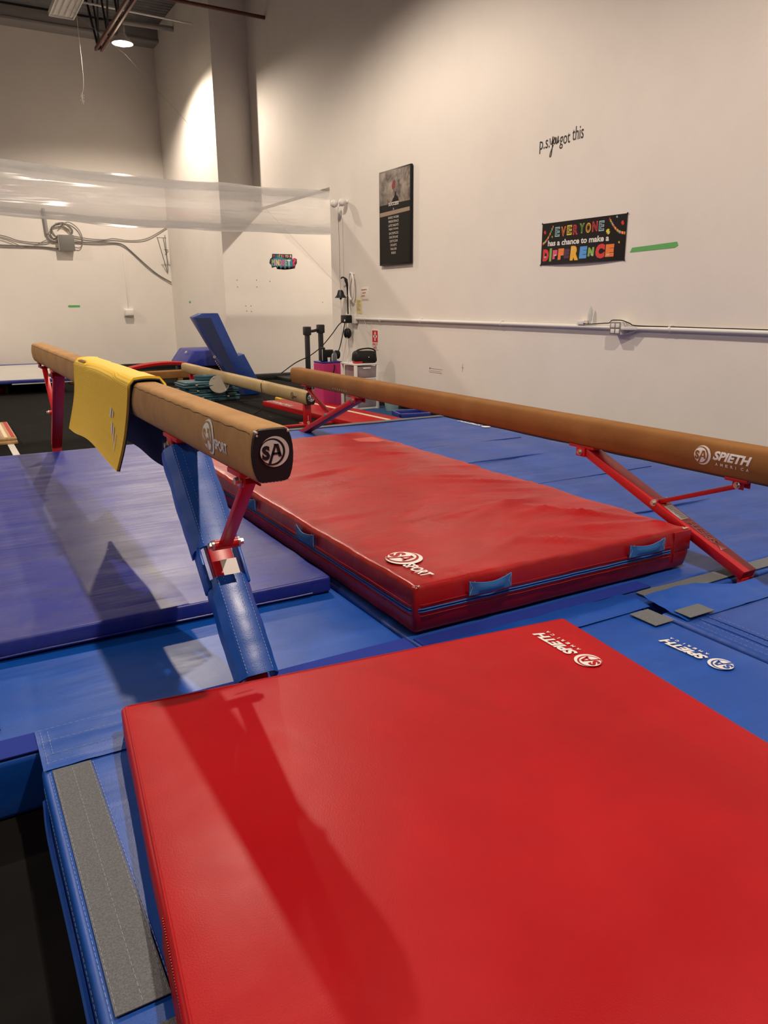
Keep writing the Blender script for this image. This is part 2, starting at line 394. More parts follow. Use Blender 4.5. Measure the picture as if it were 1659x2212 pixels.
# roof structure
bm = nb(); box(bm, (XL, YB-.42, 6.98), (XP, YB, 7.2), .01); box(bm, (XL, YB-.46, 6.93), (XP, YB, 6.98), .01); solo('steel_girder', bm, 'girder', 'long grey steel ledge beam running along the top of the back wall', 'girder')
def joist(x, y0, y1, label):
    t = thing('roof_joist', label, 'roof joist', (x, y0, 6.05), 'open web roof joists')
    b1 = nb()
    for dx in (-.05, .05): b1 = nb(); box(b1, (x+dx-.02, y0, 6.05), (x+dx+.02, y1, 6.11), .004); part(t, 'bottom_chord', b1, 'redprimer')
    b1 = nb()
    for dx in (-.05, .05): b1 = nb(); box(b1, (x+dx-.02, y0, 7.15), (x+dx+.02, y1+1.1, 7.22), .004); part(t, 'top_chord', b1, 'redprimer')
    b1 = nb(); y = y1
    bar(b1, (x, y1-.02, 6.08), (x, y1+.75, 7.17), .035, .035); bar(b1, (x+.03, y1-.05, 6.08), (x+.03, y1+.35, 7.17), .03, .03)
    while y > y0+.9:
        bar(b1, (x, y, 6.08), (x, y-.45, 7.17), .03, .03); bar(b1, (x, y-.45, 7.17), (x, y-.9, 6.08), .03, .03); y -= .9
    part(t, 'web', b1, 'blackmetal')
joist(3.33, 2.0, 16.4, 'red primed open web roof joist right beside the lit ceiling lamp')
joist(.3, 2.0, 16.4, 'red primed open web roof joist further from the lit ceiling lamp')
bm = nb(); cyl(bm, (3.0, 15.9, 6.66), (5.0, 15.9, 6.62), .018, 8); solo('steel_rod', bm, 'greytape', 'thin pale pipe crossing below the roof deck to the far right wall', 'pipe')
bm = nb(); cyl(bm, (3.0, 14.0, 6.32), (XR, 14.0, 6.30), .03, 10); solo('sprinkler_pipe', bm, 'redprimer', 'dark red pipe running under the roof into the top of the right wall', 'pipe')
bm = nb(); cyl(bm, (4.0, 17.2, 6.86), (5.0, 17.2, 6.88), .05, 10); solo('duct_stub', bm, 'girder', 'short grey pipe stub meeting the far right wall under the deck', 'pipe')

# hanging lamps: dome, bulb, hook, and the light they give
POWER = [.95, 1.15, 1.25, 1.2, .8, .5, .4, 1.7]
def lamp(i, x, y, z):
    t = thing('ceiling_lamp', 'lit high bay ceiling lamp beside the red joist at the back' if i == 0 else 'unseen high bay ceiling lamp above the gym floor', 'lamp', (x, y, z), 'high bay ceiling lamps' if i else None)
    b1 = nb(); lathe(b1, [(.03, .20), (.06, .18), (.10, .12), (.16, .06), (.19, .02), (.185, .018), (.15, .06), (.09, .12), (.05, .16), (.001, .17)], (x, y, z)); part(t, 'reflector', b1, 'white')
    b1 = nb(); lathe(b1, [(.001, -.03), (.05, -.02), (.075, .02), (.06, .07), (.03, .11), (.001, .12)], (x, y, z), 20); part(t, 'bulb', b1, BULB)
    b1 = nb(); cyl(b1, (x, y, z+.18), (x, y, HC), .012, 8); box(b1, (x-.05, y-.05, z+.18), (x+.05, y+.05, z+.30), .01); part(t, 'suspension_rod', b1, 'girder')
    ld = bpy.data.lights.new('lamp_light', 'SPOT'); ld.energy = LAMP_W*POWER[i]; ld.color = LAMP_COL; ld.spot_size = rad(LAMP_ANGLE+(4 if i == 0 else 0)); ld.spot_blend = LAMP_BLEND*(1.1 if i == 0 else 1); ld.shadow_soft_size = .07
    lo = bpy.data.objects.new('lamp_light', ld); COL.objects.link(lo); lo.parent = t; lo.location = (0, 0, -.12)
    if i == 0: lo.rotation_euler = (rad(-7), 0, 0)
BULB = mat('lit_bulb', (1, .82, .55), .4, emit=60)
for i, l in enumerate(LAMPS): lamp(i, *l)
t = thing('fluorescent_fixture', 'unlit white fluorescent strip fixture hanging under the roof deck', 'light fixture', (2.7, 15.2, 6.5))
bm = nb(); box(bm, (2.5, 14.0, 6.5), (2.93, 16.3, 6.56), .01); part(t, 'housing', bm, 'white')
bm = nb()
for a, b in (((2.5, 14, 6.47), (2.52, 16.3, 6.5)), ((2.91, 14, 6.47), (2.93, 16.3, 6.5)), ((2.5, 16.28, 6.47), (2.93, 16.3, 6.5))): box(bm, a, b)
part(t, 'frame', bm, 'white')
for k in range(4):
    bm = nb(); cyl(bm, (2.57+.097*k, 14.05, 6.485), (2.57+.097*k, 16.2, 6.485), .016, 10); part(t, 'lamp_tube', bm, 'white')

# wall marks hanging things -------------------------------------------------
bm = nb(); tube(bm, crv([(2.75, 15, 7.2), (2.745, 15, 6.2), (2.75, 15, 5.2), (2.70, 15, 4.95), (2.715, 15, 4.82)], 5), .004, 5)
for k in range(9):
    a = random.random()*6; box(bm, (2.70+.03*cos(a)-.008, 14.99, 4.80+.02*k-.01), (2.70+.03*cos(a)+.008, 15.01, 4.80+.02*k+.012), .002)
solo('dangling_cord', bm, 'trimwhite', 'short frayed white cord dangling high in front of the back wall', 'cord')
bm = nb(); tube(bm, [(2.2, 15.9, 6.9), (3.62, 15.55, 5.83), (4.7, 12.6, 3.3), (5.62, 10.19, 1.27)], .0022, 5)
solo('guy_line', bm, 'wirepale', 'thin clear line stretched from the ceiling lamp down to the wall conduit', 'line')
# clear duct
bm = nb(); pts = crv([(-3.5, 12.0, 3.16), (-1, 12.0, 3.12), (1.0, 12.0, 3.02), (2.4, 12.0, 2.94), (4.0, 12.0, 2.925), (5.7, 12.0, 2.93), (8.3, 12.0, 2.95)], 10)
tube(bm, pts, lambda t: .335+.02*(1-t)+.008*sin(t*40), 32, cap=False)
for v in bm.verts: v.co.z += .012*N(v.co.x*1.3, v.co.y*4, v.co.z*4)
solo('inflated_duct', bm, 'film', 'clear inflated plastic duct crossing the gym into the alcove', 'air duct')

# ------------------------------------------------------------------ blue base mats
def wob(a, s=1.0):
    return lambda p, hx, hy, hz: p+Vector((0, 0, a*N(p.x*1.7*s+3, p.y*2.3*s, p.z*3)))
def slab(name, label, cat, x0, x1, y0, y1, z0, z1, m, r=.02, step=.12, rot=0, disp=None, group=None, partname='mat_cover'):
    c = V((x0+x1)/2, (y0+y1)/2, (z0+z1)/2)
    t = thing(name, label, cat, (c.x, c.y, z0), group)
    b1 = nb(); cushion(b1, x1-x0, y1-y0, z1-z0, r, step, Matrix.Translation(c) @ Matrix.Rotation(rot, 4, 'Z'), disp)
    return t, part(t, partname, b1, m, smooth=50)
GAP0, GAP1 = 2.175, 2.255
def strip(t, name, x0, y0, x1, y1, z, m, h=.003, wavy=0, n=24, label=None):
    """thin sheet laid on a mat, long side along the longer extent"""
    b1 = nb(); c = V((x0+x1)/2, (y0+y1)/2, 0); lx, ly = abs(x1-x0), abs(y1-y0)
    nx = max(2, int(lx/.05)); ny = max(2, int(ly/.05)); rows = []
    for k in (0, 1):
        g = []
        for i in range(nx+1):
            g.append([])
            for j in range(ny+1):
                x = x0+(x1-x0)*i/nx; y = y0+(y1-y0)*j/ny
                e = wavy*(N(x*6, y*6, 2)*.6) if wavy else 0
                zz = z+(h if k else .0003)+max(0, wavy*(.4+N(x*5, y*9)))*(1 if k else .9)
                g[-1].append(b1.verts.new((x+e*.4, y+e, zz)))
        rows.append(g)
    for i in range(nx):
        for j in range(ny):
            a = rows[1]; b1.faces.new((a[i][j], a[i+1][j], a[i+1][j+1], a[i][j+1])); a = rows[0]; b1.faces.new((a[i][j], a[i][j+1], a[i+1][j+1], a[i+1][j]))
    A, Bq = rows[0], rows[1]
    for i in range(nx):
        for j in (0, ny):
            b1.faces.new((A[i][j], A[i+1][j], Bq[i+1][j], Bq[i][j])) if j == 0 else b1.faces.new((A[i+1][j], A[i][j], Bq[i][j], Bq[i+1][j]))
    for j in range(ny):
        b1.faces.new((A[0][j+1], A[0][j], Bq[0][j], Bq[0][j+1])); b1.faces.new((A[nx][j], A[nx][j+1], Bq[nx][j+1], Bq[nx][j]))
    return part(t, name, b1, m, label)
def stitch_line(bm, pts, on=.012, gap=.006, r=.0005):
    P = [Vector(p) for p in pts]
    for a, b in zip(P, P[1:]):
        L = (b-a).length; d = (b-a)/L; s = 0
        while s < L-on:
            tube(bm, [a+d*s, a+d*(s+on)], r, 4); s += on+gap

W1, W1c = slab('landing_mat', 'bright blue thick base mat lying under the royal blue mat on the left', 'mat', -2.6, 1.455, GAP1, 7.0, .0, .2, 'blue', disp=wob(.006))
strip(W1, 'loop_strip', -2.58, GAP1+.005, 1.45, GAP1+.115, .2, 'bluedk', .004, label='dark blue loop strip')
bm = nb()
for yy in (2.44, 2.48, 2.52, 2.56):
    tube(bm, crv([(x, yy+.015*N(x*3, yy*30), .2035+.002*N(x*7, yy)) for x in [-2+.25*k for k in range(9)]], 3), .0028, 5)
part(W1, 'vinyl_pleats', bm, 'blue')
E1, E1c = slab('folding_mat', 'faded blue panel mat under the second beam with a grey edge strip', 'mat', 1.47, 5.06, GAP1, 7.40, .0, .2, 'blue2', disp=wob(.008), step=.1)
bm = nb(); cushion(bm, 2.52, .14, .2, .018, .1, Matrix.Translation((3.80, 2.193, .1)), wob(.004)); part(E1, 'front_panel', bm, 'blue2', smooth=50)
strip(E1, 'loop_strip', 1.48, GAP1+.005, 2.75, GAP1+.09, .2, 'bluedk', .004, label='dark blue loop strip')
strip(E1, 'velcro_edge', 1.5, 7.33, 5.04, 7.43, .203, 'velcro', .004, .004, label='grey hook and loop edge')
strip(E1, 'velcro_edge', 2.62, 2.15, 5.04, 2.235, .203, 'velcro', .004, .004, label='grey hook and loop edge')
bm = nb()
for yy in (4.14, 5.77):
    bm = nb(); tube(bm, [(1.5+.2*k, yy+.012*N(k*.7, yy), .2005+.003*N(k*.5, yy, 2)) for k in range(18)], .0032, 6); part(E1, 'fold_seam', bm, 'darkseam')
bm = nb()
for yy, xa, xb in ((5.0, 3.6, 4.6), (3.2, 3.5, 4.4)):
    tube(bm, crv([(xa+(xb-xa)*k/6, yy+.03*N(k*.8, yy), .202+.004*sin(pi*k/6)) for k in range(7)], 3), lambda t: .001+.006*sin(pi*t), 8)
part(E1, 'vinyl_pleats', bm, 'blue2')
# little white emblem at the mat's far right corner
mp = plane_map((5.03, 6.40, .206), (0, 1, 0), (-1, 0, 0))
part(E1, 'printed_logo', decal([(sh, 0, 0) for sh in (circ(.05, .05, .05), fit2d(text2d('SPIETH', 1, .03, .2), .13, .02, .42, .06))], mp), ['ink'], smooth=0)

N1, N1c = slab('landing_mat', 'blue base mat beneath the nearest red mat with long grey velcro strips on its edge', 'mat', .085, 2.515, -1.3, GAP0, .0, .2, 'blue', disp=wob(.004), r=.022)
strip(N1, 'velcro_strip', .112, 1.22, .217, 2.12, .2035, 'velcro', .003, label='grey velcro strip')
strip(N1, 'velcro_strip', .112, .22, .217, 1.165, .2035, 'velcro', .003, label='grey velcro strip')
# overlapping joining flap at the far left corner
bm = nb()
fl = [[bm.verts.new((x, y, .2045+.006*max(0, N(x*9, y*11))+(.004 if GAP0 < y < GAP1 else 0))) for y in [2.13+.02*j for j in range(13)]] for x in [.09+.02*i for i in range(18)]]
for i in range(17):
    for j in range(12): bm.faces.new((fl[i][j], fl[i+1][j], fl[i+1][j+1], fl[i][j+1]))
part(N1, 'joining_flap', bm, 'blue')
bm = nb()
for yy in (2.155, 2.20, 2.28, 2.355): stitch_line(bm, [(.10, yy, .2125), (.42, yy+.005, .2125)])
stitch_line(bm, [(.105, 2.15, .2125), (.105, 2.36, .2125)]); stitch_line(bm, [(.125, 2.2, .2125), (.125, 2.34, .2125)])
for x in (.105, .222): stitch_line(bm, [(x, .25, .2035), (x, 2.12, .2035)])
for x in (.116, .1645, .213): stitch_line(bm, [(x, .25, .2072), (x, 1.16, .2072)]); stitch_line(bm, [(x, 1.23, .2072), (x, 2.11, .2072)])
for x, z in ((.0835, .172), (.0835, .03)): stitch_line(bm, [(x, -.6, z), (x, 2.1, z)])
part(N1, 'stitching', bm, 'stitch')
bm = nb(); tube(bm, crv([(.082, 2.08, .14), (.075, 1.95, .10), (.077, 1.5, .095), (.076, 1.0, .09), (.08, .4, .09)], 5), .008, 6); part(N1, 'side_flap_edge', bm, 'blue')

N2, N2c = slab('landing_mat', 'blue base mat at the right with white lettering, beside the nearest red mat', 'mat', 2.535, 5.06, -1.3, 2.03, .0, .2, 'blue2', disp=wob(.004), r=.022)
mp0 = plane_map((2.30, 1.50, .205), (0, 1, 0), (-1, 0, 0))
# raised joining flap that runs along the gap
bm = nb(); nx, ny = 70, 14; g = []
for i in range(nx+1):
    x = 2.56+2.49*i/nx; g.append([])
    for j in range(ny+1):
        v = j/ny; y = 1.90+(.145+.012*N(x*2.5, 7)+(.09 if x < 3.05 else 0)*max(0, min(1, (3.05-x)*6)))*v
        z = .2045+.014*sin(pi*min(1, v*1.1))*(.6+N(x*3, 4))+.034*v**3*(.8+.6*N(x*2, 9))+.006*N(x*12, y*20)
        g[-1].append(bm.verts.new((x, y, max(.2042, z))))
for i in range(nx):
    for j in range(ny): bm.faces.new((g[i][j], g[i+1][j], g[i+1][j+1], g[i][j+1]))
part(N2, 'joining_flap', bm, 'blue', smooth=60)
bm = nb(); nx = 40; g = []
for i in range(nx+1):
    x = .95+1.60*i/nx; g.append([])
    for j in range(9):
        v = j/8; y = 2.09+(.17+.03*N(x*3, 1))*v; g[-1].append(bm.verts.new((x, y, max(.2042, .205+.012*sin(pi*v)*(.5+N(x*3, 2))+.005*N(x*10, y*18)))))
for i in range(nx):
    for j in range(8): bm.faces.new((g[i][j], g[i+1][j], g[i+1][j+1], g[i][j+1]))
part(N1, 'joining_flap', bm, 'blue', smooth=60)
strip(N2, 'velcro_patch', 2.575, 1.90, 2.73, 1.985, .216, 'velcro', .003, label='grey velcro patch')
strip(N1, 'velcro_patch', 2.40, 1.93, 2.512, 2.07, .207, 'velcro', .003, label='grey velcro patch')
bm = nb()
for xx in (2.56, 2.60, 2.66, 2.70): stitch_line(bm, [(xx, .9, .2035), (xx+.005, 1.88, .2035)], .014, .008)
part(N2, 'stitching', bm, 'stitch')
bm = nb()
for xx in (2.63, 2.68): tube(bm, [(xx+.004*N(k, xx), 1.0+.1*k, .2035+.002*N(k*.6, 3)) for k in range(10)], .004, 6)
part(N2, 'vinyl_pleats', bm, 'blue2')

def spieth(u0, v0, k, w=0, d=1):
    """emblem followed by the two-line name; k = disc radius"""
    L = sa_disc(u0, v0, k, w, d)
    L.append((fit2d(text2d('SPIETH', 1, .045, .28), u0+1.25*k, v0-.25*k, 4.3*k, .95*k), 1, w))
    for i, c in enumerate('AMERICA'):
        L.append((fit2d(text2d(c, 1, .03), u0+1.6*k+i*.58*k, v0-.80*k, .30*k if c not in 'I' else .07*k, .30*k), 1, w))
    return L
# ------------------------------------------------------------------ red, royal blue mats on top
def uz(px, py, z):
    d = fwd+r2*((px-829.5)/FPX)-u2*((py-1106)/FPX); s = (z-1.5)/d.z
    return V(0, 0, 1.5)+d*s
ROT = -.1115
t = thing('red_mat', 'smooth bright red flat mat closest to the viewer', 'mat', (1.0, .7, .2035))
wx, ly = 1.66, 3.3
Mx = Matrix.Translation((.33, 2.215, .2535)) @ Matrix.Rotation(ROT, 4, 'Z') @ Matrix.Translation((wx/2, -ly/2, 0))
def rdisp(p, hx, hy, hz):
    e = .006*N(0, p.y*2.2)+.002*N(p.y*9, 3)
    if p.x < -hx+.02: p = p+Vector((e, 0, 0))
    return p+Vector((0, 0, .004*N(p.x*1.5, p.y*1.5)*(1 if p.z > 0 else 0)))
bm = nb(); cushion(bm, wx, ly, .10, .016, .08, Mx, rdisp); part(t, 'mat_cover', bm, 'redvinyl', smooth=50)
bm = nb(); P = [Mx @ Vector((-wx/2+.014, ly/2-.02-3.2*k/90, .0495+.001*N(k*.4, 1))) for k in range(91)]; tube(bm, P, .0035, 6)
P = [Mx @ Vector((-wx/2+.02+(wx-.04)*k/40, ly/2-.012, .0495)) for k in range(41)]; tube(bm, P, .003, 6); part(t, 'piping', bm, 'redvinyl')
bm = nb()
for k in range(300):
    y = ly/2-.9-2.2*k/300; a = Mx @ Vector((-wx/2-.0015, y, -.035)); b = Mx @ Vector((-wx/2+.003, y, .038)); tube(bm, [a, b], .0016, 4)
part(t, 'mesh_side', bm, 'redplastic')
a = uz(1270, 1427, .305); b = uz(1163, 1366, .305); U = (b-a); U.z = 0
Vv = Vector((-U.y, U.x, 0))
mp = plane_map((a.x, a.y, .3055), U, Vv)
part(t, 'printed_logo', decal(spieth(0, 0, U.length/5.6, 0, 1), mp), ['ink', 'redvinyl'], smooth=0)
a = uz(1557, 1435, .205); b = uz(1432, 1380, .205); U = (b-a); U.z = 0
mp = plane_map((a.x, a.y, .2055), U, Vector((-U.y, U.x, 0)))
part(N2, 'printed_logo', decal(spieth(0, 0, U.length/5.6, 0, 1), mp), ['ink', 'blue2'], smooth=0)

# royal blue thin mat
def pdisp(p, hx, hy, hz):
    k = 1 if p.z > -.01 else 0
    ridge = 0
    for y0, x0, x1, a in ((1.35, -1.5, .9, .010), (.75, -1.6, .3, .010), (.25, -1.6, .6, .007), (.95, .0, 1.5, .008), (-.4, -.5, 1.4, .004)):
        yy = y0+.10*N(p.x*1.3, y0*5); w = .05
        ridge += a*math.exp(-((p.y-yy)/w)**2)*max(0, min(1, (p.x-x0)*3))*max(0, min(1, (x1-p.x)*3))
    return p+Vector((0, 0, k*(.004*N(p.x*1.2, p.y*6)+ridge*.6)))
t, c = slab('blue_mat', 'royal blue thin mat with wrinkled shiny top under the padded beam', 'mat', -1.9, 1.42, 2.965, 6.95, .2065, .283, 'purple', r=.014, step=.045, disp=pdisp, group=None)
bm = nb(); tube(bm, [(-1.88+.1*k, 2.957, .222+.004*N(k*.5, 1)) for k in range(33)], .004, 6); part(t, 'bottom_seam', bm, 'purple')

# thick red crash mat
RND = random.Random(5)
RIDGES = [(RND.uniform(-.7, .7), RND.uniform(-1.6, 1.5), RND.uniform(-.7, .5), RND.uniform(.3, .9), RND.uniform(.004, .009)) for _ in range(22)]
def cdisp(p, hx, hy, hz):
    e = Vector((0, 0, 0))
    if p.z > 0:
        fx = 1-(abs(p.x)/hx)**4; fy = 1-(abs(p.y)/hy)**6
        e.z += .012*fx*fy+.007*N(p.x*2.2+p.y*.8, p.y*2.4)+.006*N(p.x*1.2-p.y*3.5, p.y*.8+p.x)
        for (cx, cy, ang, L, a) in ((.1, -.95, .15, .9, .012), (.45, -.35, -.5, .9, .012), (-.3, .3, .25, .6, .008), (.35, .75, -.25, .8, .010), (-.1, -1.45, .5, .6, .008), (.5, -1.2, -.75, .7, .010))+tuple(RIDGES):
            dx, dy = p.x-cx, p.y-cy; u = dx*cos(ang)+dy*sin(ang); v = -dx*sin(ang)+dy*cos(ang)
            e.z += 1.25*a*math.exp(-((v+.03*sin(u*5))/.028)**2-(u/(L*.5))**2)
        if abs(p.x) > hx-.03 or abs(p.y) > hy-.03: e.z += .004*N(p.x*14, p.y*14)
    mid = 1-(p.z/hz)**2
    bulge = .014*mid-.012*math.exp(-(p.z/.012)**2)+.004*N(p.x*6, p.y*6, p.z*8)
    if abs(p.x) > hx-.012: e.x += math.copysign(bulge, p.x)
    if abs(p.y) > hy-.012: e.y += math.copysign(bulge, p.y)
    return p+e
x0, x1, y0, y1 = 1.50, 3.11, 2.37, 5.80
CM = V((x0+x1)/2, (y0+y1)/2, .3085)
t = thing('crash_mat', 'thick wrinkled red crash mat with blue zip and blue carrying handles', 'mat', (CM.x, CM.y, .2085))
bm = nb(); cushion(bm, x1-x0, y1-y0, .205, .018, .03, Matrix.Translation(CM), cdisp); part(t, 'mat_cover', bm, 'redvinyl2', smooth=60)
# zip band round the near and left sides
def band(bm, z, out, r):
    P = [(x0-out, y1-.05-(y1-y0-.06)*k/50, z+.002*N(k*.5, 2)) for k in range(51)]+[(x0+.01-out*.5, y0+.004-out*.5, z)]+[(x0+.03+(x1-x0-.16)*k/30, y0-out, z+.002*N(k*.5, 8)) for k in range(31)]
    tube(bm, P, r, 6)
bm = nb(); band(bm, .310, .008, .0095); part(t, 'zip_tape', bm, 'bluedk')
bm = nb(); band(bm, .3155, .0165, .0025); band(bm, .3045, .0165, .0025); part(t, 'zip_teeth', bm, 'bluelt')
bm = nb(); band(bm, .334, .0155, .0014); band(bm, .286, .0155, .0014); part(t, 'seam_thread', bm, 'redplastic')
def handle(a, d, n, L=.20):
    """webbing loop starting at a, along d, bulging along n"""
    b1 = nb(); a, d, n = Vector(a), Vector(d), Vector(n)
    rows = []
    for i in range(25):
        s = i/24; u = (s-.5)*L; off = .004+.016*max(0, sin(pi*s))**1.2; w = .031*(1-.28*sin(pi*s)**.8)
        z = -.006*sin(pi*s)
        rows.append([[b1.verts.new(a+d*u+n*(off+th+(.003*cos(3*pi*q) if .2 < s < .8 else 0))+Vector((0, 0, z+w*q))) for q in (-1, -.5, 0, .5, 1)] for th in (0, .004)])
    for i in range(24):
        for j in range(4):
            A, Bq = rows[i][1], rows[i+1][1]; b1.faces.new((A[j], Bq[j], Bq[j+1], A[j+1]))
            A, Bq = rows[i][0], rows[i+1][0]; b1.faces.new((A[j+1], Bq[j+1], Bq[j], A[j]))
        for j in (0, 4):
            b1.faces.new((rows[i][0][j], rows[i+1][0][j], rows[i+1][1][j], rows[i][1][j]))
    bmesh.ops.recalc_face_normals(b1, faces=b1.faces)
    h = part(t, 'carry_handle', b1, 'bluelt', smooth=60)
    b1 = nb()
    for s in (-1, 1):
        c = a+d*(s*(L/2-.014))+n*.010
        for p, q in (((-.012, -.028), (.012, .028)), ((-.012, .028), (.012, -.028)), ((-.012, -.03), (-.012, .03)), ((.012, -.03), (.012, .03))):
            tube(b1, [c+d*p[0]+Vector((0, 0, p[1])), c+d*q[0]+Vector((0, 0, q[1]))], .0009, 4)
    part(h, 'stitching', b1, 'stitch')
handle((1.86, y0-.019, .363), (1, 0, 0), (0, -1, 0), .22); handle((2.80, y0-.019, .363), (1, 0, 0), (0, -1, 0), .24)
handle((x0-.019, 3.37, .363), (0, -1, 0), (-1, 0, 0), .22); handle((x0-.019, 4.18, .363), (0, -1, 0), (-1, 0, 0), .22)
bm = nb(); box(bm, (3.005, y0-.017, .245), (3.012, y0-.004, .40), .002); box(bm, (3.005, y0-.014, .30), (3.125, y0-.004, .402), .003); part(t, 'corner_patch', bm, 'redvinyl2')
bm = nb()
for k in range(12):
    cx, cy, cz = random.choice(((x0+.012, y0+.012, .408), (x1-.012, y0+.012, .408))); tube(bm, [V(cx+random.uniform(-.02, .02), cy+random.uniform(-.02, .015), cz), V(cx+random.uniform(-.02, .02), cy+random.uniform(-.02, .015), cz+.002)], .0018, 4)
for k in range(9):
    tube(bm, [V(x0+.1+random.random()*1.4, y0+random.uniform(-.004, .006), .406), V(x0+.1+random.random()*1.4, y0, .406)][:1]*1+[V(0, 0, 0)], .001, 3) if False else None
part(t, 'worn_stitching', bm, 'whitestitch')
a = uz(873, 1207, .418); b = uz(936, 1240, .418); U = b-a; U.z = 0
mp = plane_map((a.x, a.y, .421), U, Vector((-U.y, U.x, 0)))
k = U.length/4.0
part(t, 'printed_logo', decal(sa_disc(0, 0, k*1.45, 0, 1)+[(fit2d(text2d('SPORT', 1, .03, .15), k*1.35, -k*1.05, k*2.9, k*1.0), 1, 0)], mp), ['ink', 'redvinyl2'], smooth=0)
mp = plane_map((2.83, 5.45, .4195), (0, -1, 0), (1, 0, 0))
part(t, 'faded_patch', decal([(poly((0, 0), (.22, 0), (.22, .2), (0, .2)), 0, 0)], mp), [mat('pink_label', (.55, .10, .08), .5)], smooth=0)

# ------------------------------------------------------------------ balance beams
PROF = [(-.030, 0), (.030, 0), (.044, .003), (.052, .012), (.060, .035), (.0645, .060), (.066, .085), (.0645, .110), (.060, .133), (.056, .146), (.050, .155), (.041, .160), (.025, .1612), (0, .1615), (-.025, .1612), (-.041, .160), (-.050, .155), (-.056, .146), (-.060, .133), (-.0645, .110), (-.066, .085), (-.0645, .060), (-.060, .035), (-.052, .012), (-.044, .003)]
def side_x(z):
    q = sorted([(p[1], p[0]) for p in PROF if p[0] > 0])
    for (a, xa), (b, xb) in zip(q, q[1:]):
        if a <= z <= b: return xa+(xb-xa)*(z-a)/(b-a+1e-9)
    return .04
def beam_body(t, name, xc, y0, y1, zb, m):
    b1 = nb(); ys = [y0+.006, y0+.0, y0+.004, y0+.02]+[y0+(y1-y0)*k/60 for k in range(1, 60)]+[y1-.02, y1-.004, y1, y1-.006]
    sc = [.90, .965, .992, 1]+[1]*59+[1, .992, .965, .90]; rings = []
    for y, s in zip(ys, sc):
        rings.append([b1.verts.new((xc+px*s+.0012*N(y*3, pz*30), y, zb+.081+(pz-.081)*s+.0012*N(y*4, px*30))) for px, pz in PROF])
    n = len(PROF)
    for A, Bq in zip(rings, rings[1:]):
        for j in range(n): b1.faces.new((A[j], A[(j+1) % n], Bq[(j+1) % n], Bq[j]))
    b1.faces.new(rings[0]); b1.faces.new(rings[-1][::-1])
    bmesh.ops.recalc_face_normals(b1, faces=b1.faces)
    return part(t, name, b1, m, smooth=40)
def end_cap(t, xc, y, s, zb, m='capblack'):
    b1 = nb(); pr = [(px*.95, .081+(pz-.081)*.955) for px, pz in PROF]
    A = [b1.verts.new((xc+px, y+.004*s, zb+pz)) for px, pz in pr]; Bq = [b1.verts.new((xc+px, y-.005*s, zb+pz)) for px, pz in pr]; Cq = [b1.verts.new((xc+px*.97, y-.008*s, zb+.081+(pz-.081)*.97)) for px, pz in pr]
    n = len(pr)
    for P, Q in ((A, Bq), (Bq, Cq)):
        for j in range(n): b1.faces.new((P[j], P[(j+1) % n], Q[(j+1) % n], Q[j]))
    b1.faces.new(Cq); b1.faces.new(A[::-1]); bmesh.ops.recalc_face_normals(b1, faces=b1.faces)
    return part(t, 'end_cap', b1, m, 'black leather end cap', smooth=40)
def sidemap(xc, yc, zb, z0):
    """print on the face towards -X; u runs towards the viewer (-Y), v up"""
    return lambda u, v, h: Vector((xc-side_x(z0+v)-.0012-h, yc-u, zb+z0+v))
def bolt(t, p, axis, r=.012, L=.02):
    b1 = nb(); a = Vector(p); d = Vector(axis).normalized()
    cyl(b1, a, a+d*L*.4, r*1.5, 16); cyl(b1, a+d*L*.3, a+d*L, r, 6); return part(t, 'bolt', b1, 'steel')

# ---- beam with padded legs and the yellow cover
XA, ZA, YA0, YA1 = .776, 1.165-.1615, 1.985, 7.63
A = thing('balance_beam', 'high tan suede balance beam with padded blue legs, carrying the yellow cover', 'balance beam', (XA, 4.8, 0))
bodyA = beam_body(A, 'beam_body', XA, YA0, YA1, ZA, 'suedeA')
cap = end_cap(A, XA, YA0, 1, ZA)
part(cap, 'printed_logo', decal(sa_disc(.004, .092, .044, 0, 1), lambda u, v, h: Vector((XA+u, YA0-.0085-h, ZA+v))), ['ink', 'capblack'], smooth=0)
bm = nb()
for sx, zz in ((-1, .152), (-1, .143), (1, .150)):
    tube(bm, [(XA+sx*.050, YA0+.004, ZA+zz), (XA+sx*.046, YA0-.010, ZA+zz-.003)], .0032, 6)
for k in range(9): tube(bm, [(XA-.045+.011*k, YA0-.004, ZA+.006+.002*N(k, 2)), (XA-.039+.011*k, YA0-.008, ZA+.004)], .0012, 4)
part(cap, 'lacing', bm, 'whitestitch')
end_cap(A, XA, YA1, -1, ZA)
bm = nb(); P = []
for k in range(281):
    y = YA0+.02+(YA1-YA0-.04)*k/280; z = .1435+.0016*sin(k*1.1)+.003*N(k*.12, 1); P.append((XA-side_x(z)-.0014, y, ZA+z))
tube(bm, P, .0013, 4); part(bodyA, 'seam_stitching', bm, 'seam')
# SA SPORT on the side
def logo_sport(u, v, r, w=0, d=1, ry=None):
    return sa_disc(u, v, r, w, d)+[(fit2d(text2d('SPORT', 1, .035, 0), u+1.08*r, v-.52*r, r*2.1, r*.60), 1, w)]
part(bodyA, 'printed_logo', decal(logo_sport(0, 0, .057), sidemap(XA, 2.365, ZA, .083), 1), ['ink', 'suedeA'], smooth=0)

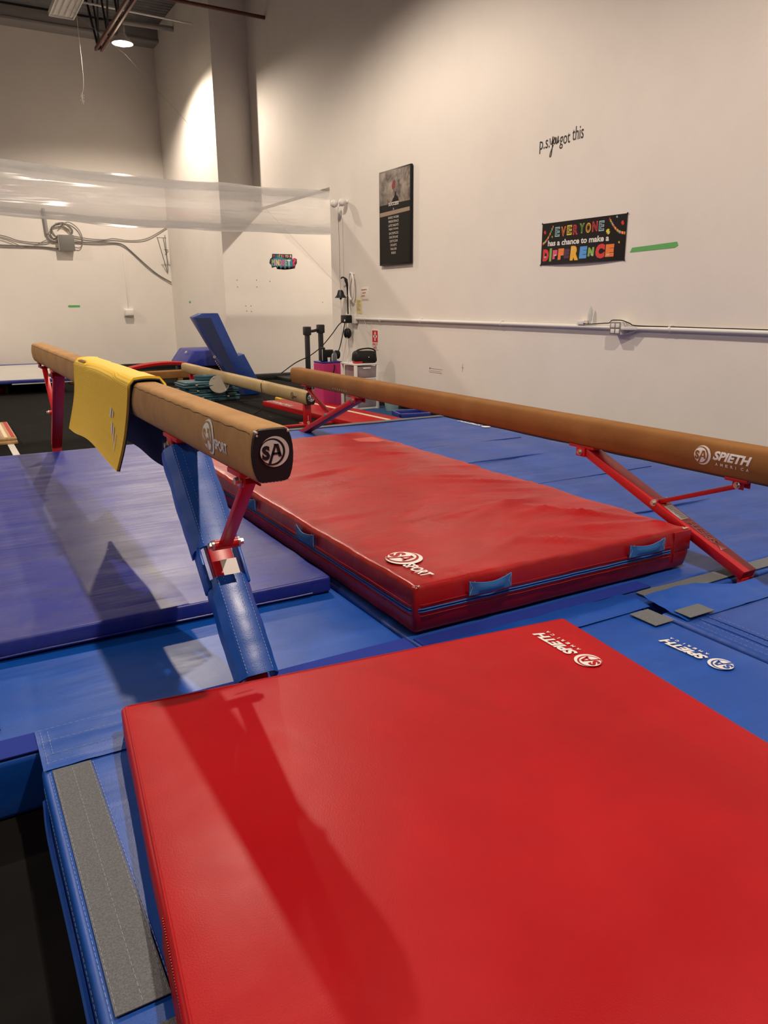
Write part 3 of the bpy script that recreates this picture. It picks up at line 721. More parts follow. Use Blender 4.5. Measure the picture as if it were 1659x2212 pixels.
def leg_set(t, X, zb, s, ypiv, zpiv, yfoot, zfoot, yj, zj, yst, wid, pads, far_floor=False, feet=True):
    """A-leg: main post, folding strut, brackets, bolts, foot bar"""
    b1 = nb(); bar(b1, (X, ypiv, zpiv), (X, yfoot, zfoot), wid, .05, .006, (0, -s*1.0, .6)); 
    if zfoot > .08: bar(b1, (X, yfoot+.012, zfoot-.012), (X, yfoot+.012, .05), wid*.9, .034, .004, (0, 1, 0))
    L = part(t, 'leg', b1, 'redmetal', 'red steel leg')
    b1 = nb(); bar(b1, (X, yst, zb-.035), (X, yj, zj+.03), .042, .024, .004); part(L, 'folding_strut', b1, 'redmetal')
    b1 = nb(); box(b1, (X-.05, yst-.06, zb-.012), (X+.05, yst+.06, zb+.004), .003); box(b1, (X-.028, yst-.03, zb-.05), (X-.022, yst+.03, zb-.005), .002); box(b1, (X+.022, yst-.03, zb-.05), (X+.028, yst+.03, zb-.005), .002)
    box(b1, (X-.052, ypiv-.1, zb-.012), (X+.052, ypiv+.1, zb+.004), .003); box(b1, (X-.055, ypiv-.035, zb-.06), (X-.047, ypiv+.035, zb-.004), .002); box(b1, (X+.047, ypiv-.035, zb-.06), (X+.055, ypiv+.035, zb-.004), .002)
    cyl(b1, (X-.042, yj, zj+.03), (X+.042, yj, zj+.03), .018, 14)
    part(L, 'bracket', b1, 'redmetal')
    for sx in (-1, 1):
        bolt(L, (X+sx*.043, yj, zj+.03), (sx, 0, 0)); bolt(L, (X+sx*.028, yst, zb-.03), (sx, 0, 0)); bolt(L, (X+sx*.054, ypiv, zb-.035), (sx, 0, 0))
    if feet:
        b1 = nb(); box(b1, (X-.45, yfoot-.028, .0), (X+.45, yfoot+.028, .05), .006); part(t, 'foot_bar', b1, 'redmetal')
    return L
LA = leg_set(A, XA, ZA, -1, 2.93, ZA-.03, 2.216, .30, 2.47, .655, 2.19, .085, True)
LB = leg_set(A, XA, ZA, 1, 6.45, ZA-.03, 7.16, .30, 7.02, .58, 7.38, .085, False)
part(LA, 'white_label', decal([(poly((-.028, 0), (.03, 0), (.03, .06), (-.028, .06)), 0, 0)], plane_map(V(XA, 2.436, .570)+V(0, -.0185, .0185), V(1, 0, 0), V(0, .69, .72))), ['ink'], 'white paper label', smooth=0)
# vinyl pads wrapped round the post
d = (V(XA, 2.216, .30)-V(XA, 2.93, ZA-.03)).normalized()
nrm = V(1, 0, 0).cross(d).normalized()
if nrm.y > 0: nrm = -nrm
def pad(parent, a, b, w, h, label, open_top=False):
    """five-panel U-shaped sleeve open at the back"""
    b1 = nb(); a, b = Vector(a), Vector(b); n = 26
    prof = [(-.5, -1.0), (-.54, -.3), (-.52, .10), (-.49, .20), (-.35, .56), (-.30, .60), (0, .62), (.30, .60), (.35, .56), (.49, .20), (.52, .10), (.54, -.3), (.5, -1.0)]
    rows = []
    for i in range(n+1):
        s = i/n; c = a.lerp(b, s); k = 1+.05*N(s*5, 1)+.03*sin(pi*s)
        rows.append([[b1.verts.new(c+V(1, 0, 0)*(px*(w-q*2)*k)+nrm*((pz*(h-q))*(1+.05*N(s*6, px*3)))) for px, pz in prof] for q in (0, .012)])
    m = len(prof)
    for i in range(n):
        for j in range(m-1):
            P, Q = rows[i][0], rows[i+1][0]; b1.faces.new((P[j], P[j+1], Q[j+1], Q[j]))
            P, Q = rows[i][1], rows[i+1][1]; b1.faces.new((P[j+1], P[j], Q[j], Q[j+1]))
        for j in (0, m-1): b1.faces.new((rows[i][0][j], rows[i+1][0][j], rows[i+1][1][j], rows[i][1][j]))
    for i in (0, n):
        for j in range(m-1): b1.faces.new((rows[i][0][j], rows[i][0][j+1], rows[i][1][j+1], rows[i][1][j]))
    bmesh.ops.recalc_face_normals(b1, faces=b1.faces)
    o = part(parent, 'leg_pad', b1, 'blue', label, smooth=24)
    b1 = nb()
    for px, pz in ((-.33, .60), (.33, .60)):
        stitch_line(b1, [a+V(px*w, 0, 0)+nrm*(pz*h+.0015), b+V(px*w, 0, 0)+nrm*(pz*h+.002)], .008, .005, .0009)
    for px in (-.16, .14):
        stitch_line(b1, [a.lerp(b, .02)+V(px*w, 0, 0)+nrm*(.60*h+.003), b.lerp(a, .02)+V(px*w, 0, 0)+nrm*(.60*h+.003)], .003, .012, .0007)
    part(o, 'stitching', b1, 'stitch')
    return o
P0 = V(XA, 2.93, ZA-.03)
pad(A, P0+d*.03, V(XA, 2.93, ZA-.03).lerp(V(XA, 2.216, .30), .50), .165, .062, 'upper blue vinyl leg pad')
pad(A, P0.lerp(V(XA, 2.216, .30), .63), P0.lerp(V(XA, 2.216, .30), 1.02), .135, .060, 'lower blue vinyl leg pad')
# side cheeks of the upper pad beside the joint
for sx in (-1, 1):
    bm = nb(); q0 = P0.lerp(V(XA, 2.216, .30), .49); q1 = P0.lerp(V(XA, 2.216, .30), .66)
    bar(bm, q0+V(sx*.073, 0, 0)-nrm*.012, q1+V(sx*.071, 0, 0)-nrm*.018, .014, .07, .005, nrm); part(A, 'leg_pad', bm, 'blue', 'side flap of the upper blue leg pad')

# ---- yellow ribbed cover draped over that beam
def drape():
    zt = ZA+.1615+.004; t = thing('beam_cover', 'yellow ribbed foam cover draped over the high padded beam', 'cover', (XA, 4.2, .7))
    nu, nv = 60, 46
    def path(s, v):
        # s: 0 left hem .. 1 right hem ; v: 0 far edge .. 1 near edge
        yl = 4.98-1.52*v; hangL = .43+.015*N(v*3, 1)-.03*sin(pi*v); hangR = .43
        Lw = .112; tot = hangL+Lw+hangR; d = s*tot
        rad_ = .016
        if d < hangL:
            q = (hangL-d)/hangL; x = XA-.062-.006-.045*q+.012*sin(q*pi)+.008*q*N(v*3, q*1.5+5); z = zt-.006-(hangL-d); y = yl+.17*q*(1-v)+.22*q*v*.9
            x -= .018*min(1, q*6)*0
        elif d < hangL+Lw:
            u = (d-hangL)/Lw; x = XA-.064+.128*u; z = zt+.006*sin(pi*u); y = yl
        else:
            q = (d-hangL-Lw)/hangR; x = XA+.064+.03*q+.02*q*N(v*4, q*2); z = zt-.006-q*hangR; y = yl-.32*q*v
        y += .01*N(s*6, v*2)
        return Vector((x, y, z))
    def surf(k):
        b1 = nb(); uvl = b1.loops.layers.uv.new('UVMap'); g = []
        for i in range(nu+1):
            g.append([])
            for j in range(nv+1):
                s, v = i/nu, j/nv; p = path(s, v); e = 1e-3
                n = (path(min(1, s+e), v)-path(max(0, s-e), v)).cross(path(s, min(1, v+e))-path(s, max(0, v-e)))
                n.normalize(); n = -n if n.dot(Vector((p.x-XA, 0, .15 if abs(p.x-XA) < .07 and p.z > zt-.02 else 0))) < 0 else n
                edge = min(s*1.0, 1-s, v*1.5, (1-v)*1.5); rim = .004*math.exp(-(edge/.02)**2)
                g[-1].append(b1.verts.new(p+n*(k+ (rim if k > .008 else 0))))
        for i in range(nu):
            for j in range(nv):
                f = b1.faces.new((g[i][j], g[i+1][j], g[i+1][j+1], g[i][j+1])); 
                for lp, (a, b) in zip(f.loops, ((i, j), (i+1, j), (i+1, j+1), (i, j+1))): lp[uvl].uv = (a/nu, b/nv)
        return b1, g
    b1, g = surf(.013); b2, g2 = surf(.0065)
    # close the rim of the yellow sheet downwards
    def rim_faces(bmA, gA, gB):
        copy = {}
        def c(v):
            if v not in copy: copy[v] = bmA.verts.new(v.co)
            return copy[v]
        E = [(gA[i][0], gA[i+1][0], gB[i][0], gB[i+1][0]) for i in range(nu)]+[(gA[i][nv], gA[i+1][nv], gB[i][nv], gB[i+1][nv]) for i in range(nu)]+[(gA[0][j], gA[0][j+1], gB[0][j], gB[0][j+1]) for j in range(nv)]+[(gA[nu][j], gA[nu][j+1], gB[nu][j], gB[nu][j+1]) for j in range(nv)]
        for a, b, p, q in E: bmA.faces.new((a, b, c(q), c(p)))
    b3, g3 = surf(.0005)
    rim_faces(b1, g, g2)
    top = part(t, 'ribbed_top', b1, 'yellowpad', 'yellow ribbed face', smooth=80)
    rim_faces(b2, g2, g3); b3.free()
    # inner face
    bot = part(t, 'foam_backing', b2, 'navyfoam', 'dark grey foam backing', smooth=80)
    # inside surface, seen under the beam on the far side
    b4, g4 = surf(.0005)
    part(t, 'foam_lining', b4, 'navyfoam', 'dark navy lining', smooth=80)
    # white printed mark
    def mp(u, v, h):
        p = path(.20-.10*v, .80+.10*u); return p+Vector((-.0165-h, 0, 0))
    sh = [poly((-.1, -.1), (.1, -.02), (.3, .55), (.1, .5)), poly((.25, .0), (.42, .1), (.62, .85), (.5, .8)), poly((.7, .3), (.8, .35), (.95, 1.2), (.87, 1.2)), poly((-.4, -.8), (-.2, -.7), (-.25, -.2), (-.4, -.25)), poly((-.05, -.75), (.1, -.6), (.05, -.3), (-.08, -.3))]
    part(top, 'printed_mark', decal([(s, 0, 0) for s in sh], mp), ['ink'], smooth=0)
    def mp2(u, v, h):
        p = path(.425+.02*v, .05+.14*u); return p+Vector((0, 0, .0155+h))
    part(top, 'printed_mark', decal([(poly((0, 0), (1, .3), (1, 1.1), (0, .8)), 0, 0)], mp2, 2), [mat('brown_lettering', (.35, .20, .03), .7)], smooth=0)
drape()

# ---- second beam near the wall
XB2, ZR, YR0, YR1 = 3.205, .690, 1.85, 7.42
Rb = thing('balance_beam', 'brown suede balance beam with bare red legs close to the right wall', 'balance beam', (XB2, 4.8, 0))
bodyR = beam_body(Rb, 'beam_body', XB2, YR0, YR1, ZR, 'suedeR')
end_cap(Rb, XB2, YR0, 1, ZR); end_cap(Rb, XB2, YR1, -1, ZR)
LR = leg_set(Rb, XB2, ZR, -1, 3.18, ZR-.02, 2.075, .235, 2.63, .442, 2.17, .095, False)
LS = leg_set(Rb, XB2, ZR, 1, 6.03, ZR-.03, 7.60, .06, 6.62, .42, 7.12, .095, False, feet=False)
bm = nb(); box(bm, (XB2-.42, 7.58, .02), (XB2+.42, 7.68, .075), .008); box(bm, (XB2-.05, 7.2, .03), (XB2+.05, 7.62, .08), .008); fb = part(Rb, 'foot_bar', bm, 'redmetal')
for sx in (-1, 1):
    bm = nb(); box(bm, (XB2+sx*.47-.055, 7.57, .0), (XB2+sx*.47+.055, 7.69, .085), .014); part(fb, 'rubber_foot', bm, 'mint' if False else 'girder', 'grey rubber foot')
part(bodyR, 'printed_logo', decal(spieth(0, 0, .047), sidemap(XB2, 2.35, ZR, .088), 1), ['ink', 'suedeR'], smooth=0)
part(bodyR, 'chalk_marks', decal([(poly((.045*k, 0), (.045*k+.006, 0), (.045*k+.004, .014), (.045*k-.003, .014)), 0, 0) for k in range(7)], sidemap(XB2, 6.42, ZR, .028)), ['ink'], smooth=0)
# label and name on the near leg (upper face of the post)
dl = (V(XB2, 2.075, .235)-V(XB2, 3.18, ZR-.02)).normalized(); nl = V(1, 0, 0).cross(dl); nl = nl if nl.z > 0 else -nl
def legmap(s, h0=.026):
    O = V(XB2, 3.18, ZR-.02)+dl*s+nl*h0
    return plane_map(O, -dl, V(-1, 0, 0) if (-dl).cross(V(-1, 0, 0)).dot(nl) > 0 else V(1, 0, 0))
part(LR, 'paper_label', decal([(poly((0, -.032), (.14, -.032), (.14, .028), (0, .028)), 0, 0), (poly((.125, -.032), (.14, -.032), (.14, .028), (.125, .028)), 1, 1)]+[(poly((.012+.012*k, -.024), (.015+.012*k, -.024), (.015+.012*k, .018-.006*(k % 3)), (.012+.012*k, .018-.006*(k % 3))), 1, 2) for k in range(9)], legmap(.76)), ['ink', mat('orange_band', (.6, .2, .05), .5), 'wire'], 'white printed label with orange band', smooth=0)
part(LR, 'printed_name', decal([(fit2d(text2d('SPIETH', 1, .02, .2), .05, -.028, .19, .045), 0, 0), (poly((.0, -.025), (.035, .0), (.0, .022)), 0, 0)], legmap(1.02)), [mat('pink_print', (.70, .22, .24), .5)], smooth=0)

# ---- low practice beam at the back
XC3, ZC, YC0, YC1 = 3.855, .452-.1615, 8.5, 14.05
Bb = thing('balance_beam', 'pale tan low practice beam on red posts between the two high beams', 'balance beam', (XC3, 11, 0))
bodyB = beam_body(Bb, 'beam_body', XC3, YC0, YC1, ZC, 'suedeB')
cap = end_cap(Bb, XC3, YC0, 1, ZC); end_cap(Bb, XC3, YC1, -1, ZC)
part(cap, 'printed_logo', decal(sa_disc(.004, .088, .046, 0, 1), lambda u, v, h: Vector((XC3+u, YC0-.0085-h, ZC+v))), ['ink', 'capblack'], smooth=0)
part(bodyB, 'printed_logo', decal(logo_sport(0, 0, .045), sidemap(XC3, 8.92, ZC, .08), 1), ['print_dark', 'suedeB'], smooth=0)
for yy in (8.62, 13.6):
    bm = nb(); box(bm, (XC3-.045, yy-.03, .04), (XC3+.045, yy+.03, ZC), .005); L = part(Bb, 'leg', bm, 'redmetal')
    bm = nb(); box(bm, (XC3-.34, yy-.03, 0), (XC3+.34, yy+.03, .045), .006); box(bm, (XC3-.03, yy-.2, 0), (XC3+.03, yy+.2, .04), .006); part(L, 'foot_bar', bm, 'redmetal')
    if yy < 9:
        part(L, 'printed_logo', decal(sa_disc(0, .06, .02, 0, 1)+[(poly((-.003, .09), (.003, .09), (.003, .15), (-.003, .15)), 0, 0)], plane_map((XC3, yy-.031, .0), (1, 0, 0), (0, 0, 1))), ['ink', 'redmetal'], smooth=0)
bm = nb(); tube(bm, crv([(XC3-.02, 10.05, .455), (XC3-.075, 9.98, .40), (XC3-.09, 9.9, .22), (XC3-.16, 9.8, .10), (XC3-.22, 9.9, .015), (XC3-.1, 9.6, .02), (XC3-.25, 9.3, .008)], 6), .006, 6)
solo('black_strap', bm, 'black', 'thin black cord looped over the pale low practice beam', 'cord')

# ------------------------------------------------------------------ clutter at the back
# brown floor beam and red cushion
bm = nb(); cushion(bm, 2.3, .16, .16, .03, .1, Matrix.Translation((3.05, 14.62, .20)) @ Matrix.Rotation(.04, 4, 'Z')); 
for xx in (2.2, 3.9): box(bm, (xx-.05, 14.56, 0), (xx+.05, 14.68, .13), .01)
solo('floor_beam', bm, 'suedeR', 'dark brown low beam on the floor crossing behind the teal cases', 'floor beam')
bm = nb(); g = []
for i in range(25):
    u = i/24; g.append([])
    for j in range(7):
        v = j/6; g[-1].append((2.95+1.15*u, 14.78+.34*v, .30+.13*sin(pi*(.08+.62*u))-.02*abs(v-.5)))
va = [[bm.verts.new(p) for p in r] for r in g]; vb = [[bm.verts.new((p[0], p[1], p[2]-.045)) for p in r] for r in g]
for i in range(24):
    for j in range(6):
        bm.faces.new((va[i][j], va[i+1][j], va[i+1][j+1], va[i][j+1])); bm.faces.new((vb[i][j], vb[i][j+1], vb[i+1][j+1], vb[i+1][j]))
for i in range(24):
    for j in (0, 6): bm.faces.new((va[i][j], vb[i][j], vb[i+1][j], va[i+1][j]))
for j in range(6):
    for i in (0, 24): bm.faces.new((va[i][j], va[i][j+1], vb[i][j+1], vb[i][j]))
bmesh.ops.recalc_face_normals(bm, faces=bm.faces)
t = thing('arched_panel', 'red arched panel mat lying behind the dark brown low beam', 'mat', (3.5, 14.95, 0)); part(t, 'pad', bm, 'redvinyl')
for xx, zz in ((3.0, .29), (3.95, .33)):
    bm = nb(); box(bm, (xx, 14.84, 0), (xx+.1, 15.06, zz), .01); part(t, 'support', bm, 'black')
# octagon-section blue bolster
bm = nb(); oc = [(-.52, .30), (-.48, .40), (-.32, .62), (.32, .62), (.48, .40), (.50, .30), (.3, .22), (-.35, .24)]
A0 = [bm.verts.new((4.72+p[0]*.0+(-.42+.0), 15.35+p[0], p[1])) for p in oc]
bm.free(); bm = nb()
oc = [(-.50, .27), (-.50, .34), (-.30, .60), (.34, .60), (.34, .27)]
A0 = [bm.verts.new((4.70+p[0], 15.25, p[1])) for p in oc]; B0 = [bm.verts.new((4.70+p[0]*.99, 16.35, p[1])) for p in oc]; n = len(oc)
for j in range(n): bm.faces.new((A0[j], A0[(j+1) % n], B0[(j+1) % n], B0[j]))
bm.faces.new(A0[::-1]); bm.faces.new(B0); bmesh.ops.bevel(bm, geom=bm.edges[:], offset=.03, segments=3, profile=.5, affect='EDGES'); bmesh.ops.recalc_face_normals(bm, faces=bm.faces)
for v in bm.verts:
    v.co.x = min(v.co.x, 4.985)
t = thing('foam_block', 'royal blue sloped foam block lying behind the leaning blue block', 'foam block', (4.6, 15.8, 0)); fbk = part(t, 'vinyl_cover', bm, 'purple')
bm = nb(); box(bm, (4.3, 15.4, 0), (4.95, 16.2, .27), .02); part(t, 'stand', bm, 'black')
part(fbk, 'printed_mark', decal([(fit2d(text2d('SPIETH', 1, .02, .2), 0, 0, .12, .05), 0, 0)], plane_map((4.30, 15.6, .535), (.55, 0, .72) if False else (0, -1, 0), (.6, 0, .8))), ['ink'], smooth=0)

# leaning L-shaped blue block
def prism(bm, pts, y0, dy, dx=0):
    Aq = [bm.verts.new((x, y0, z)) for x, z in pts]; Bq = [bm.verts.new((x+dx, y0+dy, z)) for x, z in pts]; n = len(pts)
    for j in range(n): bm.faces.new((Aq[j], Aq[(j+1) % n], Bq[(j+1) % n], Bq[j]))
    bm.faces.new(Aq[::-1]); bm.faces.new(Bq); bmesh.ops.recalc_face_normals(bm, faces=bm.faces)
t = thing('foam_block', 'tall navy and blue foam block tilted over behind the pale low beam', 'foam block', (4.2, 12.2, 0))
bm = nb(); prism(bm, [(3.555, 1.29), (3.70, 1.35), (3.97, 1.35), (4.27, .66), (4.37, .69), (4.60, .24), (4.62, .015), (4.27, .0)], 12.25, .42, .06); 
bmesh.ops.bevel(bm, geom=bm.edges[:], offset=.012, segments=2, profile=.5, affect='EDGES'); bl = part(t, 'vinyl_cover', bm, 'bluedeep')
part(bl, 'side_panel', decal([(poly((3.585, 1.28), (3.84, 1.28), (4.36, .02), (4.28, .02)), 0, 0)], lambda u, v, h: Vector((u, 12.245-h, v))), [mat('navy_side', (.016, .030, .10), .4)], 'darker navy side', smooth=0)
part(bl, 'printed_mark', decal([(ring2d(3.86, .66, .02, .008), 1, 0)]+[(poly((3.865+.018*k, .60-.03*k), (3.873+.018*k, .60-.03*k), (3.880+.018*k, .582-.03*k), (3.872+.018*k, .582-.03*k)), 1, 0) for k in range(6)], lambda u, v, h: Vector((u, 12.243-h, v))), ['pale'], smooth=0)

# stacked teal moulded cases
def case(x, y, z, w, dpt, h, rot, label):
    t = thing('moulded_case', label, 'case', (x, y, z), 'stacked teal cases')
    Mx = Matrix.Translation((x, y, z)) @ Matrix.Rotation(rot, 4, 'Z')
    b1 = nb(); box(b1, (-w/2, -dpt/2, 0), (w/2, dpt/2, h*.48), .02, 3, Mx); part(t, 'base', b1, 'teal')
    b1 = nb(); box(b1, (-w/2-.008, -dpt/2-.008, h*.52), (w/2+.008, dpt/2+.008, h*.70), .012, 2, Mx); box(b1, (-w/2+.03, -dpt/2+.03, h*.66), (w/2-.03, dpt/2-.03, h), .015, 2, Mx); 
    for k in (-1, 1): box(b1, (k*w*.33-.07, -dpt/2-.01, h*.6), (k*w*.33+.07, -dpt/2+.14, h*1.02), .014, 2, Mx)
    part(t, 'lid', b1, 'teal')
    for k in (-1, 1):
        b1 = nb(); box(b1, (k*w*.25-.02, -dpt/2-.022, h*.36), (k*w*.25+.02, -dpt/2-.004, h*.66), .004, 2, Mx); part(t, 'latch', b1, 'steel')
    b1 = nb(); tube(b1, [Mx @ V(-.06, -dpt/2-.004, h*.42), Mx @ V(-.06, -dpt/2-.04, h*.42), Mx @ V(.06, -dpt/2-.04, h*.42), Mx @ V(.06, -dpt/2-.004, h*.42)], .008, 8); part(t, 'handle', b1, 'teal')
case(3.66, 12.0, 0, .84, .52, .13, .05, 'teal moulded case at the bottom of the stack of cases')
case(3.64, 12.02, .134, .88, .50, .08, -.03, 'teal moulded case in the middle of the stack of cases')
case(3.58, 12.0, .218, .80, .50, .10, .02, 'teal moulded case on top of the stack under the round bucket')
t = thing('plastic_ring_tray', 'round teal open tub on top of the stacked cases', 'tub', (3.62, 12.05, .325))
bm = nb(); lathe(bm, [(.001, 0), (.15, 0), (.165, .01), (.172, .055), (.178, .06), (.178, .066), (.165, .066), (.158, .055), (.15, .012), (.001, .010)], (3.62, 12.06, .322), 36); part(t, 'tub_body', bm, 'teal')
t = thing('round_lid', 'round beige lid leaning on the front of the teal cases', 'lid', (3.74, 11.66, .12))
ax = V(-.22, -.80, .52).normalized(); c0 = V(3.735, 11.70, .27)
bm = nb(); lathe(bm, [(.001, -.012), (.145, -.012), (.155, -.006), (.155, .008), (.148, .013), (.001, .013)], c0, 40, ax); part(t, 'disc', bm, 'greylid')
for sg in (-1, 1):
    bm = nb(); q = c0+ax*.014+V(sg*.02, -.0, sg*-.0)+V(.0, .52, .80).normalized()*(.115*-sg)+V(.05*sg, 0, 0); tube(bm, [q, q+ax*.012, q+ax*.014+V(.02, 0, .01)], .005, 6); part(t, 'clasp', bm, 'steel')

# red floor strip with name
t = thing('red_floor_mat', 'long red vaulting strip with a cream line lying on the black floor', 'mat', (4.5, 9.2, 0))
def P4(x, y, z): return V(x, y, z)
Mx = frame((4.42, 10.75, .045), V(.07, -1, 0))
bm = nb(); box(bm, (0, -.35, -.045), (2.95, .35, .045), .012, 2, Mx); part(t, 'pad', bm, 'redvinyl')
bm = nb(); box(bm, (0, .10, .045), (2.95, .16, .048), 0, 1, Mx); part(t, 'line', bm, 'cream', 'cream stripe')
part(t, 'printed_name', decal([(fit2d(text2d('GYMNOVA', 1, .03), .05, -.32, .75, .11), 0, 0)], lambda u, v, h: Mx @ V(u, v, .0465+h)), ['pale'], smooth=0)
bm = nb(); Mx2 = frame((3.72, 11.3, .012), V(.06, -1, 0)); box(bm, (0, -.4, -.012), (3.4, .4, .012), .004, 2, Mx2); solo('rubber_runner', bm, 'floor', 'black rubber runner on the floor below the pale low beam', 'runner')
# yellow block
bm = nb(); box(bm, (4.42, 10.9, .0), (4.78, 11.1, .09), .02, 3); 
for k in (-1, 0, 1): box(bm, (4.6+k*.09-.015, 10.885, .03), (4.6+k*.09+.015, 10.905, .07), .004)
solo('yellow_block', bm, 'yellow', 'small yellow foam block on the floor beside the pink storage box', 'block')

# black hand-truck like frame
t = thing('black_stand', 'black twin post stand with a top crossbar near the corner', 'stand', (5.5, 11.9, 0))
for xx, zt in ((5.37, 1.10), (5.62, 1.13)):
    bm = nb(); box(bm, (xx-.035, 11.86, .02), (xx+.035, 11.94, zt), .012); p = part(t, 'post', bm, 'blackmetal')
    bm = nb(); box(bm, (xx-.055, 11.84, zt-.12), (xx+.055, 11.96, zt+.02), .014); part(p, 'post_cap', bm, 'blackmetal')
bm = nb(); tube(bm, crv([(5.37, 11.9, 1.06), (5.44, 11.9, 1.045), (5.5, 11.9, 1.05), (5.57, 11.9, 1.065), (5.62, 11.9, 1.08)], 4), .024, 10); part(t, 'crossbar', bm, 'blackmetal')
bm = nb(); box(bm, (5.26, 11.7, 0), (5.685, 12.1, .05), .01); part(t, 'base_plate', bm, 'blackmetal')

# carpet square, storage, bin, tray
bm = nb(); cushion(bm, 1.05, 1.45, .02, .006, .2, Matrix.Translation((5.14, 9.05, .0105))); solo('carpet_square', bm, 'bluecarpet', 'dark blue carpet piece under the white drawer carts', 'rug')
t = thing('storage_bag', 'tall pink fabric storage bag beside the white drawer cart', 'storage bag', (4.88, 10.12, 0))
bm = nb(); cushion(bm, .33, .30, .66, .025, .05, Matrix.Translation((4.88, 10.12, .335)), lambda p, a, b, c: p+Vector((.006*N(p.z*7, p.y*5), .008*N(p.x*8, p.z*6), 0))); part(t, 'fabric_body', bm, 'pink', smooth=60)
bm = nb(); box(bm, (4.72, 9.97, .662), (5.04, 10.27, .682), .008); part(t, 'top_panel', bm, 'purple', 'violet top panel')
bm = nb(); tube(bm, [(4.90, 9.966, .03), (4.905, 9.960, .35), (4.90, 9.966, .64)], .003, 5); part(t, 'seam', bm, 'pink')
def cart(x, y, w, dpt, label, dm):
    t = thing('drawer_cart', label, 'drawer cart', (x, y, .021), 'white three drawer carts')
    b1 = nb()
    for sx in (-1, 1):
        for sy in (-1, 1): box(b1, (x+sx*w/2-.02, y+sy*dpt/2-.02, .021), (x+sx*w/2+.02, y+sy*dpt/2+.02, .66), .005)
    for z in (.021, .225, .44): box(b1, (x-w/2, y-dpt/2, z), (x+w/2, y+dpt/2, z+.03), .004)
    part(t, 'frame', b1, 'white')
    b1 = nb(); box(b1, (x-w/2-.022, y-dpt/2-.022, .645), (x+w/2+.022, y+dpt/2+.022, .67), .008); part(t, 'top_panel', b1, 'white')
    for z in (.055, .26, .475):
        b1 = nb(); box(b1, (x-w/2+.024, y-dpt/2-.004, z), (x+w/2-.024, y+dpt/2-.03, z+.155), .008); d_ = part(t, 'drawer', b1, dm)
        b1 = nb(); box(b1, (x-.06, y-dpt/2-.018, z+.12), (x+.06, y-dpt/2-.004, z+.14), .004); part(d_, 'handle', b1, 'white')
cart(5.21, 9.75, .35, .42, 'white drawer cart with cloudy drawers standing beside the pink bag', 'drawer')
t = thing('waste_bin', 'mint green waste bin on the blue carpet beside the drawer cart', 'waste bin', (5.45, 9.24, .021))
bm = nb(); lathe(bm, [(.001, .0), (.085, .0), (.09, .01), (.125, .24), (.135, .245), (.135, .255), (.12, .255), (.085, .015), (.001, .012)], (5.45, 9.24, .021), 28); part(t, 'bin_body', bm, 'mint')
bm = nb(); lathe(bm, [(.128, .232), (.140, .25), (.137, .268), (.124, .262), (.118, .15), (.001, .1)], (5.45, 9.24, .021), 28)
for v in bm.verts: v.co.z += .012*N(v.co.x*30, v.co.y*30)
part(t, 'bin_liner', bm, 'black')
t = thing('blue_tray', 'shallow blue plastic tray on the floor by the wall', 'tray', (5.40, 8.62, .021))
bm = nb(); Mx = Matrix.Translation((5.40, 8.64, .021)) @ Matrix.Rotation(-.25, 4, 'Z')
box(bm, (-.20, -.17, 0), (.20, .17, .012), .003, 2, Mx)
for a, b in (((-.22, -.19, 0), (-.19, .19, .06)), ((.19, -.19, 0), (.22, .19, .06)), ((-.22, -.19, 0), (.22, -.165, .06)), ((-.22, .165, 0), (.22, .19, .06))): box(bm, a, b, .006, 2, Mx)
part(t, 'tray_body', bm, 'purple')
bm = nb(); P = [Mx @ V(*p) for p in ((-.215, -.185, .061), (.215, -.185, .061), (.215, .185, .061), (-.215, .185, .061))]; tube(bm, P, .0022, 5, closed=True); part(t, 'rim', bm, 'stitch')
bm = nb(); box(bm, (4.42, 8.28, .0), (5.0, 8.32, .012), .002, 1, None); solo('white_strip', bm, 'trimwhite', 'white tape strip on the floor in front of the blue carpet', 'tape')

# things standing on the cart and pink bag
def bag(x, y, z, w, dpt, h, rot, label, handle_on=True):
    t = thing('equipment_bag', label, 'bag', (x, y, z))
    Mx = Matrix.Translation((x, y, z+h/2)) @ Matrix.Rotation(rot, 4, 'Z')
    b1 = nb(); cushion(b1, w, dpt, h, .045, .03, Mx, lambda p, a, b, c: Vector((p.x*(1-.12*max(0, p.z/c)), p.y*(1-.18*max(0, p.z/c)), p.z))+Vector((0, 0, .004*N(p.x*12, p.y*12)))); part(t, 'bag_body', b1, 'black', smooth=60)
    if handle_on:
        b1 = nb(); P = crv([Mx @ V(-w*.42, 0, h*.38), Mx @ V(-w*.2, 0, h*.60), Mx @ V(w*.2, 0, h*.68), Mx @ V(w*.46, 0, h*.50), Mx @ V(w*.5, 0, .0)], 5); tube(b1, P, .011, 8); part(t, 'carry_strap', b1, 'black')
    b1 = nb(); P = [Mx @ V(-w*.35+.07*w*k, -dpt*.45, h*.30) for k in range(11)]; tube(b1, P, .003, 5); z_ = part(t, 'zipper', b1, 'blackmetal')
    b1 = nb(); c = Mx @ V(w*.12, -dpt/2-.002, .0); box(b1, (c.x-.006, c.y-.004, c.z-.006), (c.x+.006, c.y+.004, c.z+.006), .002); part(t, 'badge', b1, 'ink')
bag(5.24, 9.66, .671, .34, .22, .17, -.25, 'black equipment bag with strap on top of the white drawer cart')
bag(5.02, 10.60, .671, .30, .20, .15, .1, 'second black bag behind the water bottle, next to the wall') if False else None
t = thing('speaker_box', 'black padded case behind the clear bottle on the pink bag', 'case', (4.93, 10.2, .683))
bm = nb(); cushion(bm, .20, .13, .155, .02, .04, Matrix.Translation((4.915, 10.20, .762))); part(t, 'case_body', bm, 'black')
bm = nb(); cyl(bm, (4.99, 10.20, .770), (5.10, 10.21, .760), .062, 18); part(t, 'rounded_end', bm, 'black')
